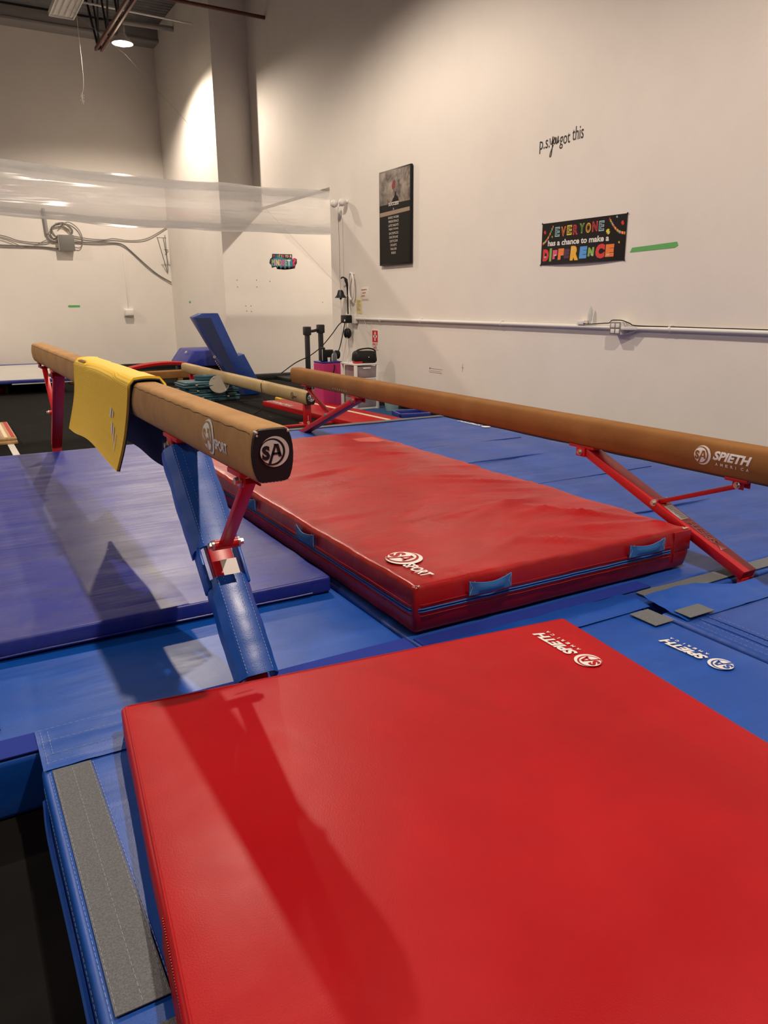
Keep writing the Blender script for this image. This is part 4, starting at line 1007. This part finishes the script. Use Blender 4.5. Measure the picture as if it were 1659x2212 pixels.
t = thing('upright_speaker', 'slim upright black speaker at the left end of the pink bag', 'speaker', (4.76, 10.05, .683))
bm = nb(); box(bm, (4.735, 10.0, .683), (4.79, 10.07, .885), .006); part(t, 'cabinet', bm, 'black')
bm = nb(); box(bm, (4.738, 9.997, .70), (4.745, 9.999, .86), .001); part(t, 'white_edge', bm, 'white')
t = thing('paper_cup', 'small white paper cup on the pink bag', 'cup', (4.86, 10.0, .683))
bm = nb(); lathe(bm, [(.001, 0), (.017, 0), (.022, .055), (.024, .057), (.020, .055), (.015, .004), (.001, .004)], (4.845, 10.0, .683), 20); part(t, 'cup_body', bm, 'white')
t = thing('water_bottle', 'clear plastic jug bottle on the pink bag behind the paper cup', 'bottle', (4.95, 10.03, .683))
bm = nb(); lathe(bm, [(.001, 0), (.036, 0), (.04, .01), (.04, .085), (.03, .11), (.014, .13), (.013, .145), (.001, .147)], (4.95, 10.04, .683), 22); part(t, 'bottle_body', bm, 'clearbottle')
bm = nb(); cyl(bm, (4.95, 10.04, .829), (4.95, 10.04, .845), .014, 14); part(t, 'cap', bm, 'white')
t = thing('red_pouch', 'small red pouch lying on the drawer cart', 'pouch', (5.08, 9.56, .671))
bm = nb(); cushion(bm, .12, .09, .026, .012, .02, Matrix.Translation((5.10, 9.60, .684)), wob(.004, 8)); part(t, 'pouch_body', bm, 'redplastic')
t = thing('small_bottle', 'tiny white bottle between the red pouch and the black bag', 'bottle', (5.03, 9.8, .671))
bm = nb(); lathe(bm, [(.001, 0), (.012, 0), (.012, .04), (.006, .05), (.006, .06), (.001, .061)], (5.045, 9.80, .671), 14); part(t, 'bottle_body', bm, 'white')

# ------------------------------------------------------------------ left background
# air track / trampoline by the back wall
t = thing('tumbling_platform', 'low platform with a pale top and blue edge against the left of the back wall', 'platform', (.4, 15.8, 0))
bm = nb(); box(bm, (-2.2, 14.5, .21), (1.95, 18.3, .245), .012, 2); part(t, 'bed', bm, 'tramp')
bm = nb(); box(bm, (-2.22, 14.46, .19), (1.97, 14.56, .25), .02, 3); box(bm, (-2.22, 18.25, .19), (1.97, 18.34, .26), .02, 3); part(t, 'edge_pad', bm, 'purple')
bm = nb(); box(bm, (.98, 14.45, .175), (1.96, 14.47, .19), .003); part(t, 'white_band', bm, 'trimwhite')
for xx in (-2.0, -.6, .9, 1.8):
    bm = nb(); box(bm, (xx-.03, 14.7, 0), (xx+.03, 18.0, .19), .004); part(t, 'leg_frame', bm, 'black')
bm = nb(); box(bm, (-.2, 14.9, .0), (.9, 15.3, .09), .02); solo('red_wedge', bm, 'redvinyl', 'small red pad tucked underneath the low platform', 'pad')
# wooden springboard
t = thing('springboard', 'wooden sprung board with coloured stripes at the left frame edge', 'springboard', (.3, 9.9, 0))
bm = nb(); box(bm, (.05, 9.26, .04), (.605, 10.6, .075), .012, 2); part(t, 'deck', bm, 'wood')
bm = nb(); box(bm, (.05, 9.24, .0), (.61, 9.32, .04), .012, 2); box(bm, (.05, 10.5, 0), (.61, 10.6, .04), .01); part(t, 'base_rail', bm, 'wood')
for xx, m in ((.57, 'redplastic'), (.50, 'cream'), (.44, 'girder'), (.38, 'cream'), (.30, 'bluelt')):
    bm = nb(); box(bm, (xx-.018, 9.30, .0752), (xx+.018, 10.58, .0775)); part(t, 'stripe', bm, m)
bm = nb(); box(bm, (.50, 7.2, .0), (.565, 9.24, .004)); solo('floor_tape', bm, 'trimwhite', 'white tape line on the black floor leading to the wooden board', 'tape')

# ------------------------------------------------------------------ right wall
XW = XR-.0005
def wallmap(y, z): return plane_map((XR-.001, y, z), (0, -1, 0), (0, 0, 1))
# framed poster
t = thing('poster', 'tall dark framed SUCCESS poster on the right wall', 'poster', (XR, 9.5, 2.0))
bm = nb(); box(bm, (XR-.045, 9.085, 2.01), (XR-.012, 9.925, 3.25), .004); box(bm, (XR-.014, 9.3, 2.3), (XR, 9.7, 3.1)); fr = part(t, 'frame', bm, 'black')
def photo_mat():
    m = mat('stone_photo_print', (.36, .30, .26), .6, spec=.15, col2=(.10, .085, .075), vscale=5, thr=(.38, .62), wear=(.55, .50, .45), wscale=3, wthr=(.5, .7), wamt=.6); return m
mpw = plane_map((XR-.0455, 9.905, 2.03), (0, -1, 0), (0, 0, 1))
L = [(poly((0, .66), (.80, .66), (.80, 1.2), (0, 1.2)), 0, 0), (poly((0, 0), (.80, 0), (.80, .66), (0, .66)), 0, 1), (poly((0, .66), (.80, .66), (.80, .78), (0, .78)), 1, 1), (poly((0, .63), (.80, .65), (.80, .70), (0, .685)), 2, 2)]
L += [(poly((.33, 1.0), (.36, 1.06), (.40, 1.075), (.43, 1.05), (.42, .99), (.38, .955), (.35, .96)), 1, 3), (poly((.385, .96), (.395, .96), (.40, .85), (.39, .85)), 1, 1), (poly((.33, .80), (.52, .80), (.50, .85), (.45, .88), (.45, .925), (.42, .925), (.41, .87), (.36, .84)), 2, 1)]
L.append((fit2d(text2d('SUCCESS', 1, .03), .38, .755, .27, .045, True), 3, 4))
L.append((fit2d(text2d('IS', 1, .03), .38, .70, None, .022, True), 3, 4))
for i, w in enumerate(('HARD WORK', 'PERSISTENCE', 'LATE NIGHTS', 'REJECTIONS', 'SACRIFICES', 'DISCIPLINE', 'CRITICISM', 'DOUBTS', 'FAILURE', 'RISKS')):
    wd = (.29, .27, .27, .25, .25, .235, .215, .165, .16, .12)[i]
    L.append((fit2d(text2d(w, 1, .0), .38, .588-i*.0515, wd, .03, True), 3, 4))
part(t, 'print', decal(L, mpw), [photo_mat(), mat('charcoal_print', (.014, .012, .011), .5, spec=.1), mat('tan_ledge_print', (.30, .22, .16), .6), mat('dull_red_print', (.22, .015, .02), .6), mat('cream_lettering', (.72, .66, .58), .6)], smooth=0)
# banner
t = thing('banner', 'black banner reading EVERYONE has a chance to make a DIFFERENCE', 'banner', (XR, 5.9, 1.88))
Wd, Hh = 1.17, .415
def bmap(u, v, h, k=1):
    bow = .004+.02*sin(pi*u/Wd)*(1-v/Hh)**2
    return Vector((XR-bow-h-.002, 6.51-u, 1.877+v-.004*u/Wd))
bm = nb(); g = [[bm.verts.new(bmap(Wd*i/30, Hh*j/8, 0)) for j in range(9)] for i in range(31)]
for i in range(30):
    for j in range(8): bm.faces.new((g[i][j], g[i+1][j], g[i+1][j+1], g[i][j+1]))
part(t, 'sheet', bm, mat('banner_black', (.016, .013, .013), .35, spec=.2), smooth=60)
cm = [mat('c_white', (.75, .73, .70), .5), mat('c_blue', (.30, .52, .58), .5), mat('c_orange', (.80, .20, .04), .5), mat('c_yellow', (.75, .60, .06), .5), mat('c_red', (.65, .03, .04), .5), mat('c_green', (.22, .42, .08), .5), mat('c_skyblue', (.08, .30, .70), .5), mat('c_plum', (.07, .015, .06), .5), mat('banner_black2', (.022, .018, .018), .3), mat('c_gold', (.80, .42, .03), .5), mat('c_pink', (.70, .08, .18), .5)]
L = []
for i, (c, k) in enumerate(zip('EVERYONE', (1, 2, 3, 4, 5, 9, 4, 1))):
    x = .20+i*.088; L.append((fit2d(text2d(c, 1, .05), x, .272-.004*(i % 2)+.002*i, .070, .095), 0, k)); L.append((fit2d(text2d(c, 1, -.012), x+.009, .283-.004*(i % 2)+.002*i, .052, .073), 1, 8))
L.append((fit2d(text2d('has a chance to make a', 1, .03), .10, .185, .86, .058), 0, 0))
xs = [.03, .135, .185, .27, .36, .455, .585, .70, .80, .93]; ws = [.095, .035, .07, .085, .08, .12, .10, .08, .12, .105]
for i, (c, k) in enumerate(zip('DIFFERENCE', (4, 5, 10, 2, 7, 9, 6, 5, 4, 2))):
    hh = (.12, .13, .09, .11, .09, .14, .115, .085, .135, .115)[i]
    L.append((fit2d(text2d(c, 1, .09), xs[i], .03+(.135-hh)/2, ws[i], hh), 0, k))
for x, y in ((.06, .08), (.215, .09), (.48, .135), (.75, .07), (.955, .06)):
    for dx in (0, .018): L.append((circ(x+dx, y, .008, 12), 1, 0)); L.append((circ(x+dx+.002, y, .0035, 8), 2, 8))
def star(x, y, r, n=8): return [(x+(r if i % 2 == 0 else r*.45)*cos(pi*i/n), y+(r if i % 2 == 0 else r*.45)*sin(pi*i/n)) for i in range(2*n)], [tuple(range(2*n))]
for x, y, r, k in ((.045, .325, .02, 4), (.94, .27, .028, 3), (1.115, .335, .022, 4), (1.09, .165, .012, 9), (.16, .275, .012, 5), (1.04, .395, .012, 1)): L.append((star(x, y, r), 0, k))
for (xa, ya, xb, yb, sg, cnt) in ((.02, .225, .165, .385, .03, 12), (.95, .395, 1.15, .255, -.035, 16)):
    for q in range(cnt):
        s = q/(cnt-1); x = xa+(xb-xa)*s; y = ya+(yb-ya)*s-sin(pi*s)*abs(sg)
        L.append((poly((x-.007, y), (x+.007, y), (x+.006, y-.028), (x, y-.018), (x-.006, y-.028)), 0, (4, 9, 5, 1, 2, 10, 3)[q % 7]))
part(t, 'print', decal(L, bmap, 0), cm, smooth=0)
for u, v in ((0, 0), (0, Hh), (Wd, 0), (Wd, Hh)):
    bm = nb(); p = bmap(u, v, .001); tube(bm, [p, p+V(-.004, 0, 0)], .008, 10); part(t, 'pin', bm, 'black')

# lettering on the wall: p.s. you got this
t = thing('wall_lettering', 'small black wall lettering reading p.s. you got this', 'lettering', (XR, 6.3, 3.0))
L = [(fit2d(text2d('p.s.', 1, .005), 0, -.035, .155, .12), 0, 0), (fit2d(text2d('got', 1, .005), .30, -.035, .15, .13), 0, 0), (fit2d(text2d('this', 1, .005), .48, .012, .155, .125), 0, 0)]
part(t, 'letters', decal(L, wallmap(6.62, 3.02)), ['blackink'], smooth=0)
bm = nb()
def script(P, r):
    tube(bm, [Vector((XR-.003, 6.62-u, 3.02+v)) for u, v in [(q.x, q.y) for q in crv([V(a, b, 0) for a, b in P], 6)]], r, 5)
script([(.155, .09), (.165, .04), (.185, .035), (.20, .10), (.195, .0), (.185, -.07), (.165, -.085), (.17, -.05), (.21, .02)], .0036)
script([(.21, .03), (.225, .09), (.24, .05), (.225, .025), (.212, .06), (.23, .08)], .0032)
script([(.25, .085), (.25, .03), (.265, .03), (.278, .09), (.276, .03), (.292, .05)], .0036)
part(t, 'script_word', bm, 'blackink')

# green tape pieces
def tape(pts, label, mp, cat='tape'):
    o = decal([(poly(*pts), 0, 0)], mp)
    return solo('masking_tape', o, 'green', label, cat, smooth=0)
tape([(0, 0), (.51, .012), (.545, .03), (.53, .062), (.025, .042), (.0, .0)][:5], 'long green masking tape strip beside the black banner', wallmap(5.285, 1.938))
tape([(0, 0), (.03, -.02), (.26, -.018), (.26, .03), (.02, .03)], 'short green tape strip low on the back wall', plane_map((2.62, YB-.001, 1.45), (1, 0, 0), (0, 0, 1)))
tape([(0, 0), (.14, 0), (.14, .045), (0, .045)], 'tiny green tape piece on the far right wall beyond the corner', plane_map((XP-.001, 17.45, 1.51), (0, -1, 0), (0, 0, 1)))

# conduit with boxes
t = thing('conduit', 'white painted conduit running along the right wall with an outlet box', 'conduit', (XR, 6, 1.25))
bm = nb(); cyl(bm, (XR-.03, 10.72, 1.262), (XR-.03, 1.0, 1.252), .021, 16); part(t, 'pipe', bm, 'greytape')
for yy in (9.95, 8.85, 7.12, 4.72, 3.4):
    bm = nb(); box(bm, (XR-.034, yy-.015, 1.235), (XR, yy+.015, 1.295), .004); tube(bm, [(XR-.03, yy-.012, 1.257), (XR-.03, yy+.012, 1.257)], .026, 14); part(t, 'pipe_clamp', bm, 'greytape')
bm = nb(); box(bm, (XR-.10, 5.23, 1.195), (XR-.0, 5.37, 1.315), .006); ob = part(t, 'outlet_box', bm, 'greytape')
bm = nb(); box(bm, (XR-.106, 5.235, 1.20), (XR-.100, 5.365, 1.312), .002); part(ob, 'cover_plate', bm, 'wire')
for a in (0, 1):
    for b in (0, 1):
        bm = nb(); box(bm, (XR-.111, 5.255+.06*a-.012, 1.207+.052*b), (XR-.104, 5.255+.06*a+.034, 1.247+.052*b), .006, 3); part(ob, 'socket', bm, 'white')
bm = nb()
for z, z2 in ((1.315, 1.275), (1.195, 1.235)):
    bar(bm, (XR-.04, 5.23, z), (XR-.03, 5.10, z2), .012, .006, .001)
bar(bm, (XR-.09, 5.23, 1.255), (XR-.03, 5.09, 1.255), .05, .03, .006); part(t, 'reducer_bracket', bm, 'greytape')
bm = nb(); box(bm, (XR-.07, 10.68, 1.19), (XR, 10.80, 1.33), .006); part(t, 'outlet_box', bm, 'greytape')
t = thing('wall_sensor', 'little white box and clear tag fixed above the wall conduit', 'sensor', (XR, 5.8, 1.28))
bm = nb(); box(bm, (XR-.06, 5.76, 1.276), (XR, 5.86, 1.318), .004); part(t, 'box', bm, 'white')
bm = nb(); lathe(bm, [(.001, -.09), (.02, -.05), (.027, 0), (.022, .05), (.001, .09)], (XR-.035, 5.70, 1.37), 14)
for v in bm.verts: v.co.x = XR-.035+(v.co.x-XR+.035)*.15
part(t, 'clear_tag', bm, 'clearbottle')
bm = nb(); tube(bm, crv([(XR-.06, 5.765, 1.288), (XR-.055, 5.70, 1.282), (XR-.05, 5.5, 1.295), (XR-.06, 5.42, 1.300), (XR-.085, 5.365, 1.325), (XR-.085, 5.30, 1.328), (XR-.085, 5.23, 1.325), (XR-.06, 5.16, 1.30), (XR-.045, 5.10, 1.281), (XR-.035, 4.7, 1.279), (XR-.035, 3.5, 1.277), (XR-.035, 2.0, 1.277)], 5), .005, 6)
solo('black_cable', bm, 'black', 'thin black cable lying along the top of the wall conduit', 'cable')

# first aid sign
t = thing('first_aid_sign', 'red and white FIRST AID sign low on the right wall', 'sign', (XR, 10.15, .82))
bm = nb(); box(bm, (XR-.006, 10.055, .815), (XR-.0, 10.235, 1.105), .001); part(t, 'board', bm, 'ink')
fm = plane_map((XR-.0065, 10.235, .815), (0, -1, 0), (0, 0, 1))
L = [(poly((.006, .11), (.174, .11), (.174, .284), (.006, .284)), 0, 0), (poly((.075, .13), (.105, .13), (.105, .265), (.075, .265)), 1, 1), (poly((.038, .18), (.142, .18), (.142, .213), (.038, .213)), 1, 1),
     (fit2d(text2d('FIRST', 1, .03), .09, .060, .15, .036, True), 0, 0), (fit2d(text2d('AID', 1, .03), .09, .014, .10, .036, True), 0, 0)]
part(t, 'print', decal(L, fm), ['redink', 'ink'], smooth=0)
# notes
t = thing('paper_note', 'yellow paper list taped above the corner outlet box', 'note', (XR, 10.70, 1.33))
bm = nb(); box(bm, (XR-.004, 10.56, 1.335), (XR, 10.74, 1.56), .0005); sh = part(t, 'sheet', bm, 'yellowpaper')
part(t, 'writing', decal([(poly((.03, .19-.02*k), (.15-.02*(k % 3), .19-.02*k), (.15-.02*(k % 3), .197-.02*k), (.03, .197-.02*k)), 0, 0) for k in range(8)], plane_map((XR-.0045, 10.74, 1.335), (0, -1, 0), (0, 0, 1))), ['wire'], smooth=0)
t = thing('paper_note', 'white note with red handwriting to the right of the hanging ring', 'note', (XR, 10.45, 1.53))
bm = nb(); box(bm, (XR-.003, 10.33, 1.53), (XR, 10.60, 1.73), .0005); part(t, 'sheet', bm, 'paper')
part(t, 'writing', decal([(poly(*[(a, b) for a, b in ((.03+.03*(k % 2), .15-.045*k), (.20-.03*k, .155-.045*k), (.20-.03*k, .17-.045*k), (.03+.03*(k % 2), .165-.045*k))]), 0, 0) for k in range(3)]+[(poly((.06, .012), (.24, .014), (.24, .020), (.06, .018)), 0, 1)], plane_map((XR-.0035, 10.60, 1.53), (0, -1, 0), (0, 0, 1))), [mat('faded_red_ink', (.45, .16, .12), .7), 'wire'], smooth=0)
# white ring on the wall, twin globes, cord and bell
bm = nb(); tube(bm, [(XR-.06, 10.80+.085*cos(2*pi*k/40), 1.745+.20*sin(2*pi*k/40)) for k in range(40)], .016, 10, closed=True); 
tube(bm, [(XR-.06, 10.80, 1.93), (XR, 10.80, 1.93)], .01, 8); solo('white_hoop', bm, 'white', 'white oval hoop hanging on the wall behind the black strap', 'hoop')
t = thing('globe_light', 'pair of small white globes mounted high on the right wall', 'wall light', (XR, 11.05, 2.93))
for yy, xx, zz in ((11.10, XR-.17, 2.965), (10.98, XR-.09, 2.975)):
    bm = nb(); bmesh.ops.create_uvsphere(bm, u_segments=24, v_segments=14, radius=.058, matrix=Matrix.Translation((xx, yy, zz))); part(t, 'globe', bm, 'white')
bm = nb(); cyl(bm, (XR-.09, 10.98, 2.975), (XR, 10.98, 2.985), .022, 12); cyl(bm, (XR-.12, 11.04, 2.93), (XR-.02, 11.0, 2.97), .014, 10); part(t, 'bracket', bm, 'white')
bm = nb(); tube(bm, crv([(XR-.13, 11.05, 2.91), (XR-.12, 11.06, 2.6), (XR-.12, 11.05, 2.3), (XR-.12, 11.05, 1.92), (XR-.12, 11.04, 1.76), (XR-.12, 11.04, 1.70)], 6), .0035, 5)
solo('hanging_string', bm, 'wire', 'thin string hanging from the white globes down to the bell', 'string')
t = thing('bell', 'small dark bell hanging on the string beside the black strap', 'bell', (XR-.12, 11.04, 1.56))
bm = nb(); lathe(bm, [(.001, .12), (.035, .12), (.045, .10), (.06, .045), (.095, .005), (.098, 0), (.088, 0), (.05, .04), (.03, .10), (.001, .11)], (XR-.12, 11.04, 1.575), 24); part(t, 'bell_body', bm, 'blackmetal')
bm = nb(); bmesh.ops.create_uvsphere(bm, u_segments=14, v_segments=8, radius=.02, matrix=Matrix.Translation((XR-.12, 11.04, 1.568))); part(t, 'clapper', bm, 'blackmetal')
bm = nb(); tube(bm, crv([(XR-.12, 11.04, 1.55), (XR-.12, 11.03, 1.35), (XR-.12, 11.05, 1.15), (XR-.12, 11.02, .9), (XR-.12, 11.03, .75)], 6), .004, 5)
solo('bell_rope', bm, 'wirepale', 'thin pull rope hanging straight below the bell', 'rope')
bm = nb(); tube(bm, crv([(XR-.10, 11.05, 1.87), (XR-.10, 11.0, 1.885), (XR-.09, 10.93, 1.86), (XR-.085, 10.885, 1.78), (XR-.08, 10.88, 1.6), (XR-.08, 10.875, 1.33)], 6), lambda t: .011+.016*math.exp(-((t-.5)/.13)**2), 8)
solo('black_strap', bm, 'black', 'thick black strap hanging down to the corner outlet box', 'strap')
t = thing('plug_adapter', 'black plug adapter block in the outlet at the end of the conduit', 'plug', (XR, 10.85, 1.2))
bm = nb(); box(bm, (XR-.17, 10.76, 1.195), (XR-.07, 10.96, 1.315), .01); part(t, 'adapter', bm, 'black')
bm = nb(); box(bm, (XR-.175, 10.80, 1.22), (XR-.168, 10.83, 1.25), .002); part(t, 'white_plug', bm, 'white')
t = thing('hanging_headset', 'round black headset hanging just under the corner outlet box', 'headset', (XR, 10.86, .98))
bm = nb(); tube(bm, crv([(XR-.1, 10.90, 1.19), (XR-.09, 10.93, 1.12), (XR-.09, 10.90, 1.06)], 5), .005, 6); part(t, 'cord', bm, 'wire')
for yy in (10.93, 10.84):
    bm = nb(); bmesh.ops.create_uvsphere(bm, u_segments=18, v_segments=10, radius=.06, matrix=Matrix.Translation((XR-.09, yy, 1.035)) @ Matrix.Diagonal((.7, .7, 1.25, 1))); part(t, 'ear_cup', bm, 'black')
bm = nb(); tube(bm, [(XR-.09, 10.885+.055*cos(2*pi*k/20), 1.04+.075*sin(2*pi*k/20)) for k in range(20)], .009, 6, closed=True); part(t, 'yellow_rim', bm, mat('olive_rim', (.30, .30, .06), .6))
bm = nb(); tube(bm, crv([(XR-.09, 10.86, .97), (XR-.08, 10.86, .85), (XR-.1, 10.83, .75), (XR-.15, 10.78, .66)], 5), .003, 5); solo('thin_cable', bm, 'wire', 'thin grey cable dropping from the hanging headset', 'cable')
bm = nb(); tube(bm, crv([(XR-.12, 10.92, 1.235), (XR-.2, 10.96, 1.17), (XR-.30, 11.02, 1.02), (XR-.45, 11.08, .84), (XR-.65, 11.1, .70), (XR-.9, 11.1, .60), (XR-1.15, 11.1, .45)], 6), .0085, 6)
solo('power_cord', bm, 'black', 'black power cord sloping left from the corner outlet to the floor', 'cord')
bm = nb(); tube(bm, crv([(XR-.12, 10.90, 1.215), (XR-.17, 10.88, 1.12), (XR-.24, 10.8, .95), (XR-.36, 10.6, .80), (XR-.5, 10.4, .60), (XR-.62, 9.75, .52)], 6), .0085, 6)
bm.free()
bm = nb(); tube(bm, crv([(XR-.12, 10.90, 1.215), (XR-.17, 10.86, 1.10), (XR-.26, 10.76, .95), (XR-.42, 10.55, .80), (XR-.62, 10.35, .72), (XR-.80, 9.93, .62), (XR-.84, 9.90, .52)], 6), .0085, 6)
solo('power_cord', bm, 'black', 'black power cord falling across the pink storage bag', 'cord')
bm = nb(); tube(bm, crv([(XR-.03, 10.45, 1.28), (XR-.04, 10.40, 1.22), (XR-.03, 10.33, 1.10), (XR-.03, 10.24, 1.08), (XR-.03, 10.20, 1.27), (XR-.04, 10.33, 1.29)], 6), .002, 5)
solo('wire_loop', bm, 'wirepale', 'loose thin wire loop hanging off the conduit above the FIRST AID sign', 'wire')
# pencil frame and cross on the wall
bm = decal([(s, 0, 0) for s in (poly((0, 0), (.30, 0), (.30, .004), (0, .004)), poly((0, .05), (.31, .05), (.31, .054), (0, .054)), poly((0, 0), (.004, 0), (.004, .06), (0, .06)), poly((.02, .022), (.28, .022), (.28, .025), (.02, .025)), poly((0, .05), (.03, .05), (.03, .062), (0, .062)))], wallmap(8.66, .59))
solo('wall_mark', bm, 'pencil', 'faint pencilled rectangle low on the right wall', 'wall mark', smooth=0)
bm = decal([(s, 0, 0) for s in (poly((0, .03), (.05, .03), (.05, .034), (0, .034)), poly((.022, -.02), (.027, -.02), (.027, .08), (.022, .08)))], wallmap(7.92, .67))
solo('wall_mark', bm, 'pencil', 'small pencilled cross low on the right wall', 'wall mark', smooth=0)

# ------------------------------------------------------------------ end wall
t = thing('wall_sticker', 'colourful WHAT IS YOUR MINDSET? sticker on the alcove end wall', 'sticker', (6.25, YP, 2.2))
em = plane_map((5.955, YP-.001, 2.165), (1, 0, 0), (0, 0, 1))
zig = [(.0, .11), (.04, .08), (.05, .02), (.14, .045), (.16, .0), (.2, .045), (.24, -.005), (.29, .04), (.34, -.01), (.38, .045), (.43, .0), (.46, .04), (.55, .02), (.57, .08), (.60, .12), (.60, .20), (.55, .22), (.50, .20), (.50, .29), (.07, .29), (.06, .22), (.02, .19)]
zig2 = [(.04, .11), (.07, .05), (.15, .065), (.17, .03), (.2, .06), (.24, .02), (.29, .06), (.34, .02), (.38, .065), (.43, .03), (.46, .06), (.5, .06), (.5, .20), (.44, .21), (.38, .19), (.24, .23), (.1, .21), (.06, .17)]
L = [(poly(*zig), 0, 0), (poly(*zig2), 1, 1)]
for c, u, w, k in zip('MINDSET?', (.05, .115, .15, .21, .27, .335, .39, .49), (.065, .022, .055, .055, .06, .045, .07, .09), (2, 3, 4, 5, 6, 2, 7, 8)): L.append((fit2d(text2d(c, 1, .05), u, .065, w, .12 if c != '?' else .15), 2, k))
for c, u, k in zip('WHATISYOUR', (.085, .135, .175, .21, .265, .29, .345, .38, .42, .455), (8, 1, 2, 7, 7, 8, 7, 7, 8, 7)): L.append((fit2d(text2d(c, 1, .03), u, .225, .035 if c not in 'I' else .012, .05), 2, k))
part(t, 'sheet', decal(L, em), ['blackink', mat('s_teal', (.02, .20, .30), .5), mat('s_green', (.28, .42, .25), .5), mat('s_pink', (.6, .2, .35), .5), mat('s_yellow', (.75, .60, .25), .5), mat('s_coral', (.65, .22, .18), .5), mat('s_magenta', (.55, .10, .30), .5), mat('s_cream', (.72, .65, .45), .5), mat('s_crimson', (.60, .04, .12), .5)], smooth=0)
# screw holes and scuffs
pts = [(512, 605), (554, 605), (513, 620), (555, 620), (531, 661), (542, 661), (533, 672), (543, 673), (697, 653), (583, 608)]
def uy(px, py, Y):
    d = fwd+r2*((px-829.5)/FPX)-u2*((py-1106)/FPX); s = Y/d.y
    return V(0, 0, 1.5)+d*s
for k, (a, b) in enumerate(pts):
    p = uy(a, b, YP); o = decal([(circ(p.x, p.z, .011, 10), 0, 0)], lambda u, v, h: Vector((u, YP-.0005-h, v)))
    solo('screw_hole', o, 'pencil', 'tiny dark screw hole in the alcove end wall', 'screw hole', 'screw holes in the alcove end wall', smooth=0)

# ------------------------------------------------------------------ back wall services
t = thing('junction_box', 'dark grey square junction box on the back wall with tangled cables', 'junction box', (2.7, YB, 2.6))
bm = nb(); box(bm, (2.56, YB-.16, 2.64), (2.88, YB, 2.965), .006); part(t, 'enclosure', bm, 'wirepale')
bm = nb(); box(bm, (2.57, YB-.175, 2.63), (2.885, YB-.16, 2.965), .004); part(t, 'cover', bm, 'alu', 'dark grey cover')
bm = nb(); cyl(bm, (2.36, YB-.04, 2.98), (2.34, YB-.04, 3.5), .035, 12); tube(bm, crv([(2.36, YB-.04, 2.98), (2.40, YB-.04, 2.88), (2.48, YB-.04, 2.84), (2.58, YB-.04, 2.84)], 4), .022, 8); part(t, 'riser_pipe', bm, 'girder')
def wallcable(P, r, label, m='wire', name='wall_cable'):
    b1 = nb(); tube(b1, crv([(a, YB-.03-(.01 if k % 2 else 0), c) for k, (a, c) in enumerate(P)], 6), r, 6); return solo(name, b1, m, label, 'cable')
wallcable([(-2, 2.74), (1.41, 2.72), (2.2, 2.71), (2.56, 2.68)], .016, 'lowest grey conduit running left of the junction box', 'alu')
wallcable([(2.88, 2.83), (3.4, 2.83), (3.78, 2.84), (3.95, 2.80), (4.1, 2.68), (4.45, 2.35), (4.7, 2.15), (4.98, 1.99)], .014, 'grey conduit running right from the junction box then sloping down to the corner', 'alu')
wallcable([(-1, 3.05), (1.2, 2.95), (1.8, 2.82), (2.3, 2.80), (2.56, 2.92)], .010, 'upper drooping cable left of the junction box')
wallcable([(-1, 3.0), (1.2, 2.90), (1.9, 2.70), (2.35, 2.86)], .008, 'second drooping cable left of the junction box')
wallcable([(2.88, 2.96), (3.2, 2.91), (3.55, 2.90), (3.75, 2.93), (4.1, 2.90), (4.5, 2.96), (4.98, 3.22)], .010, 'drooping cable from the junction box up to the corner')
wallcable([(2.88, 2.90), (3.2, 2.87), (3.5, 2.88), (3.7, 2.93)], .008, 'short thin cable right of the junction box')
b1 = nb()
for k in range(7):
    random.seed(k); P = []
    for q in range(7):
        a = q*1.3+k; P.append((2.66+.20*cos(a)*(1+.2*random.random()), YB-.05-.01*k, 3.05+.14*sin(a)*(1+.3*random.random())))
    tube(b1, crv(P, 5), .007, 5)
tube(b1, crv([(2.6, YB-.05, 3.1), (2.8, YB-.05, 3.24), (3.0, YB-.05, 3.12), (3.08, YB-.05, 2.9), (3.02, YB-.05, 2.72), (2.88, YB-.05, 2.72)], 6), .010, 6)
solo('cable_tangle', b1, 'wire', 'tangle of looped cables above the junction box', 'cables')
t = thing('wall_bracket', 'thin metal triangular bracket on the back wall near the corner', 'bracket', (4.8, YB, 2.1))
bm = nb()
for a, b in (((4.62, YB-.5, 2.95), (4.92, YB-.02, 2.20)), ((4.75, YB-.5, 2.95), (4.93, YB-.02, 2.55)), ((4.6, YB-.5, 2.95), (4.82, YB-.5, 2.95)), ((4.92, YB-.02, 3.05), (4.93, YB-.02, 2.25)), ((4.86, YB-.1, 2.72), (4.97, YB-.02, 2.72))): bm = nb(); bar(bm, a, b, .014, .014, .002); part(t, 'arm', bm, 'alu')
t = thing('alarm_sounder', 'small white alarm sounder low on the back wall', 'alarm', (3.93, YB, 1.2))
bm = nb(); box(bm, (3.83, YB-.03, 1.22), (4.05, YB, 1.40), .006); part(t, 'back_plate', bm, 'white')
bm = nb(); box(bm, (3.84, YB-.13, 1.23), (4.04, YB-.03, 1.385), .03, 3); part(t, 'body', bm, 'white')
bm = nb(); box(bm, (3.93, YB-.018, 1.42), (3.955, YB, 2.62), .003); solo('cable_cover', bm, 'trimwhite', 'white cable cover strip rising above the alarm sounder', 'cable cover')
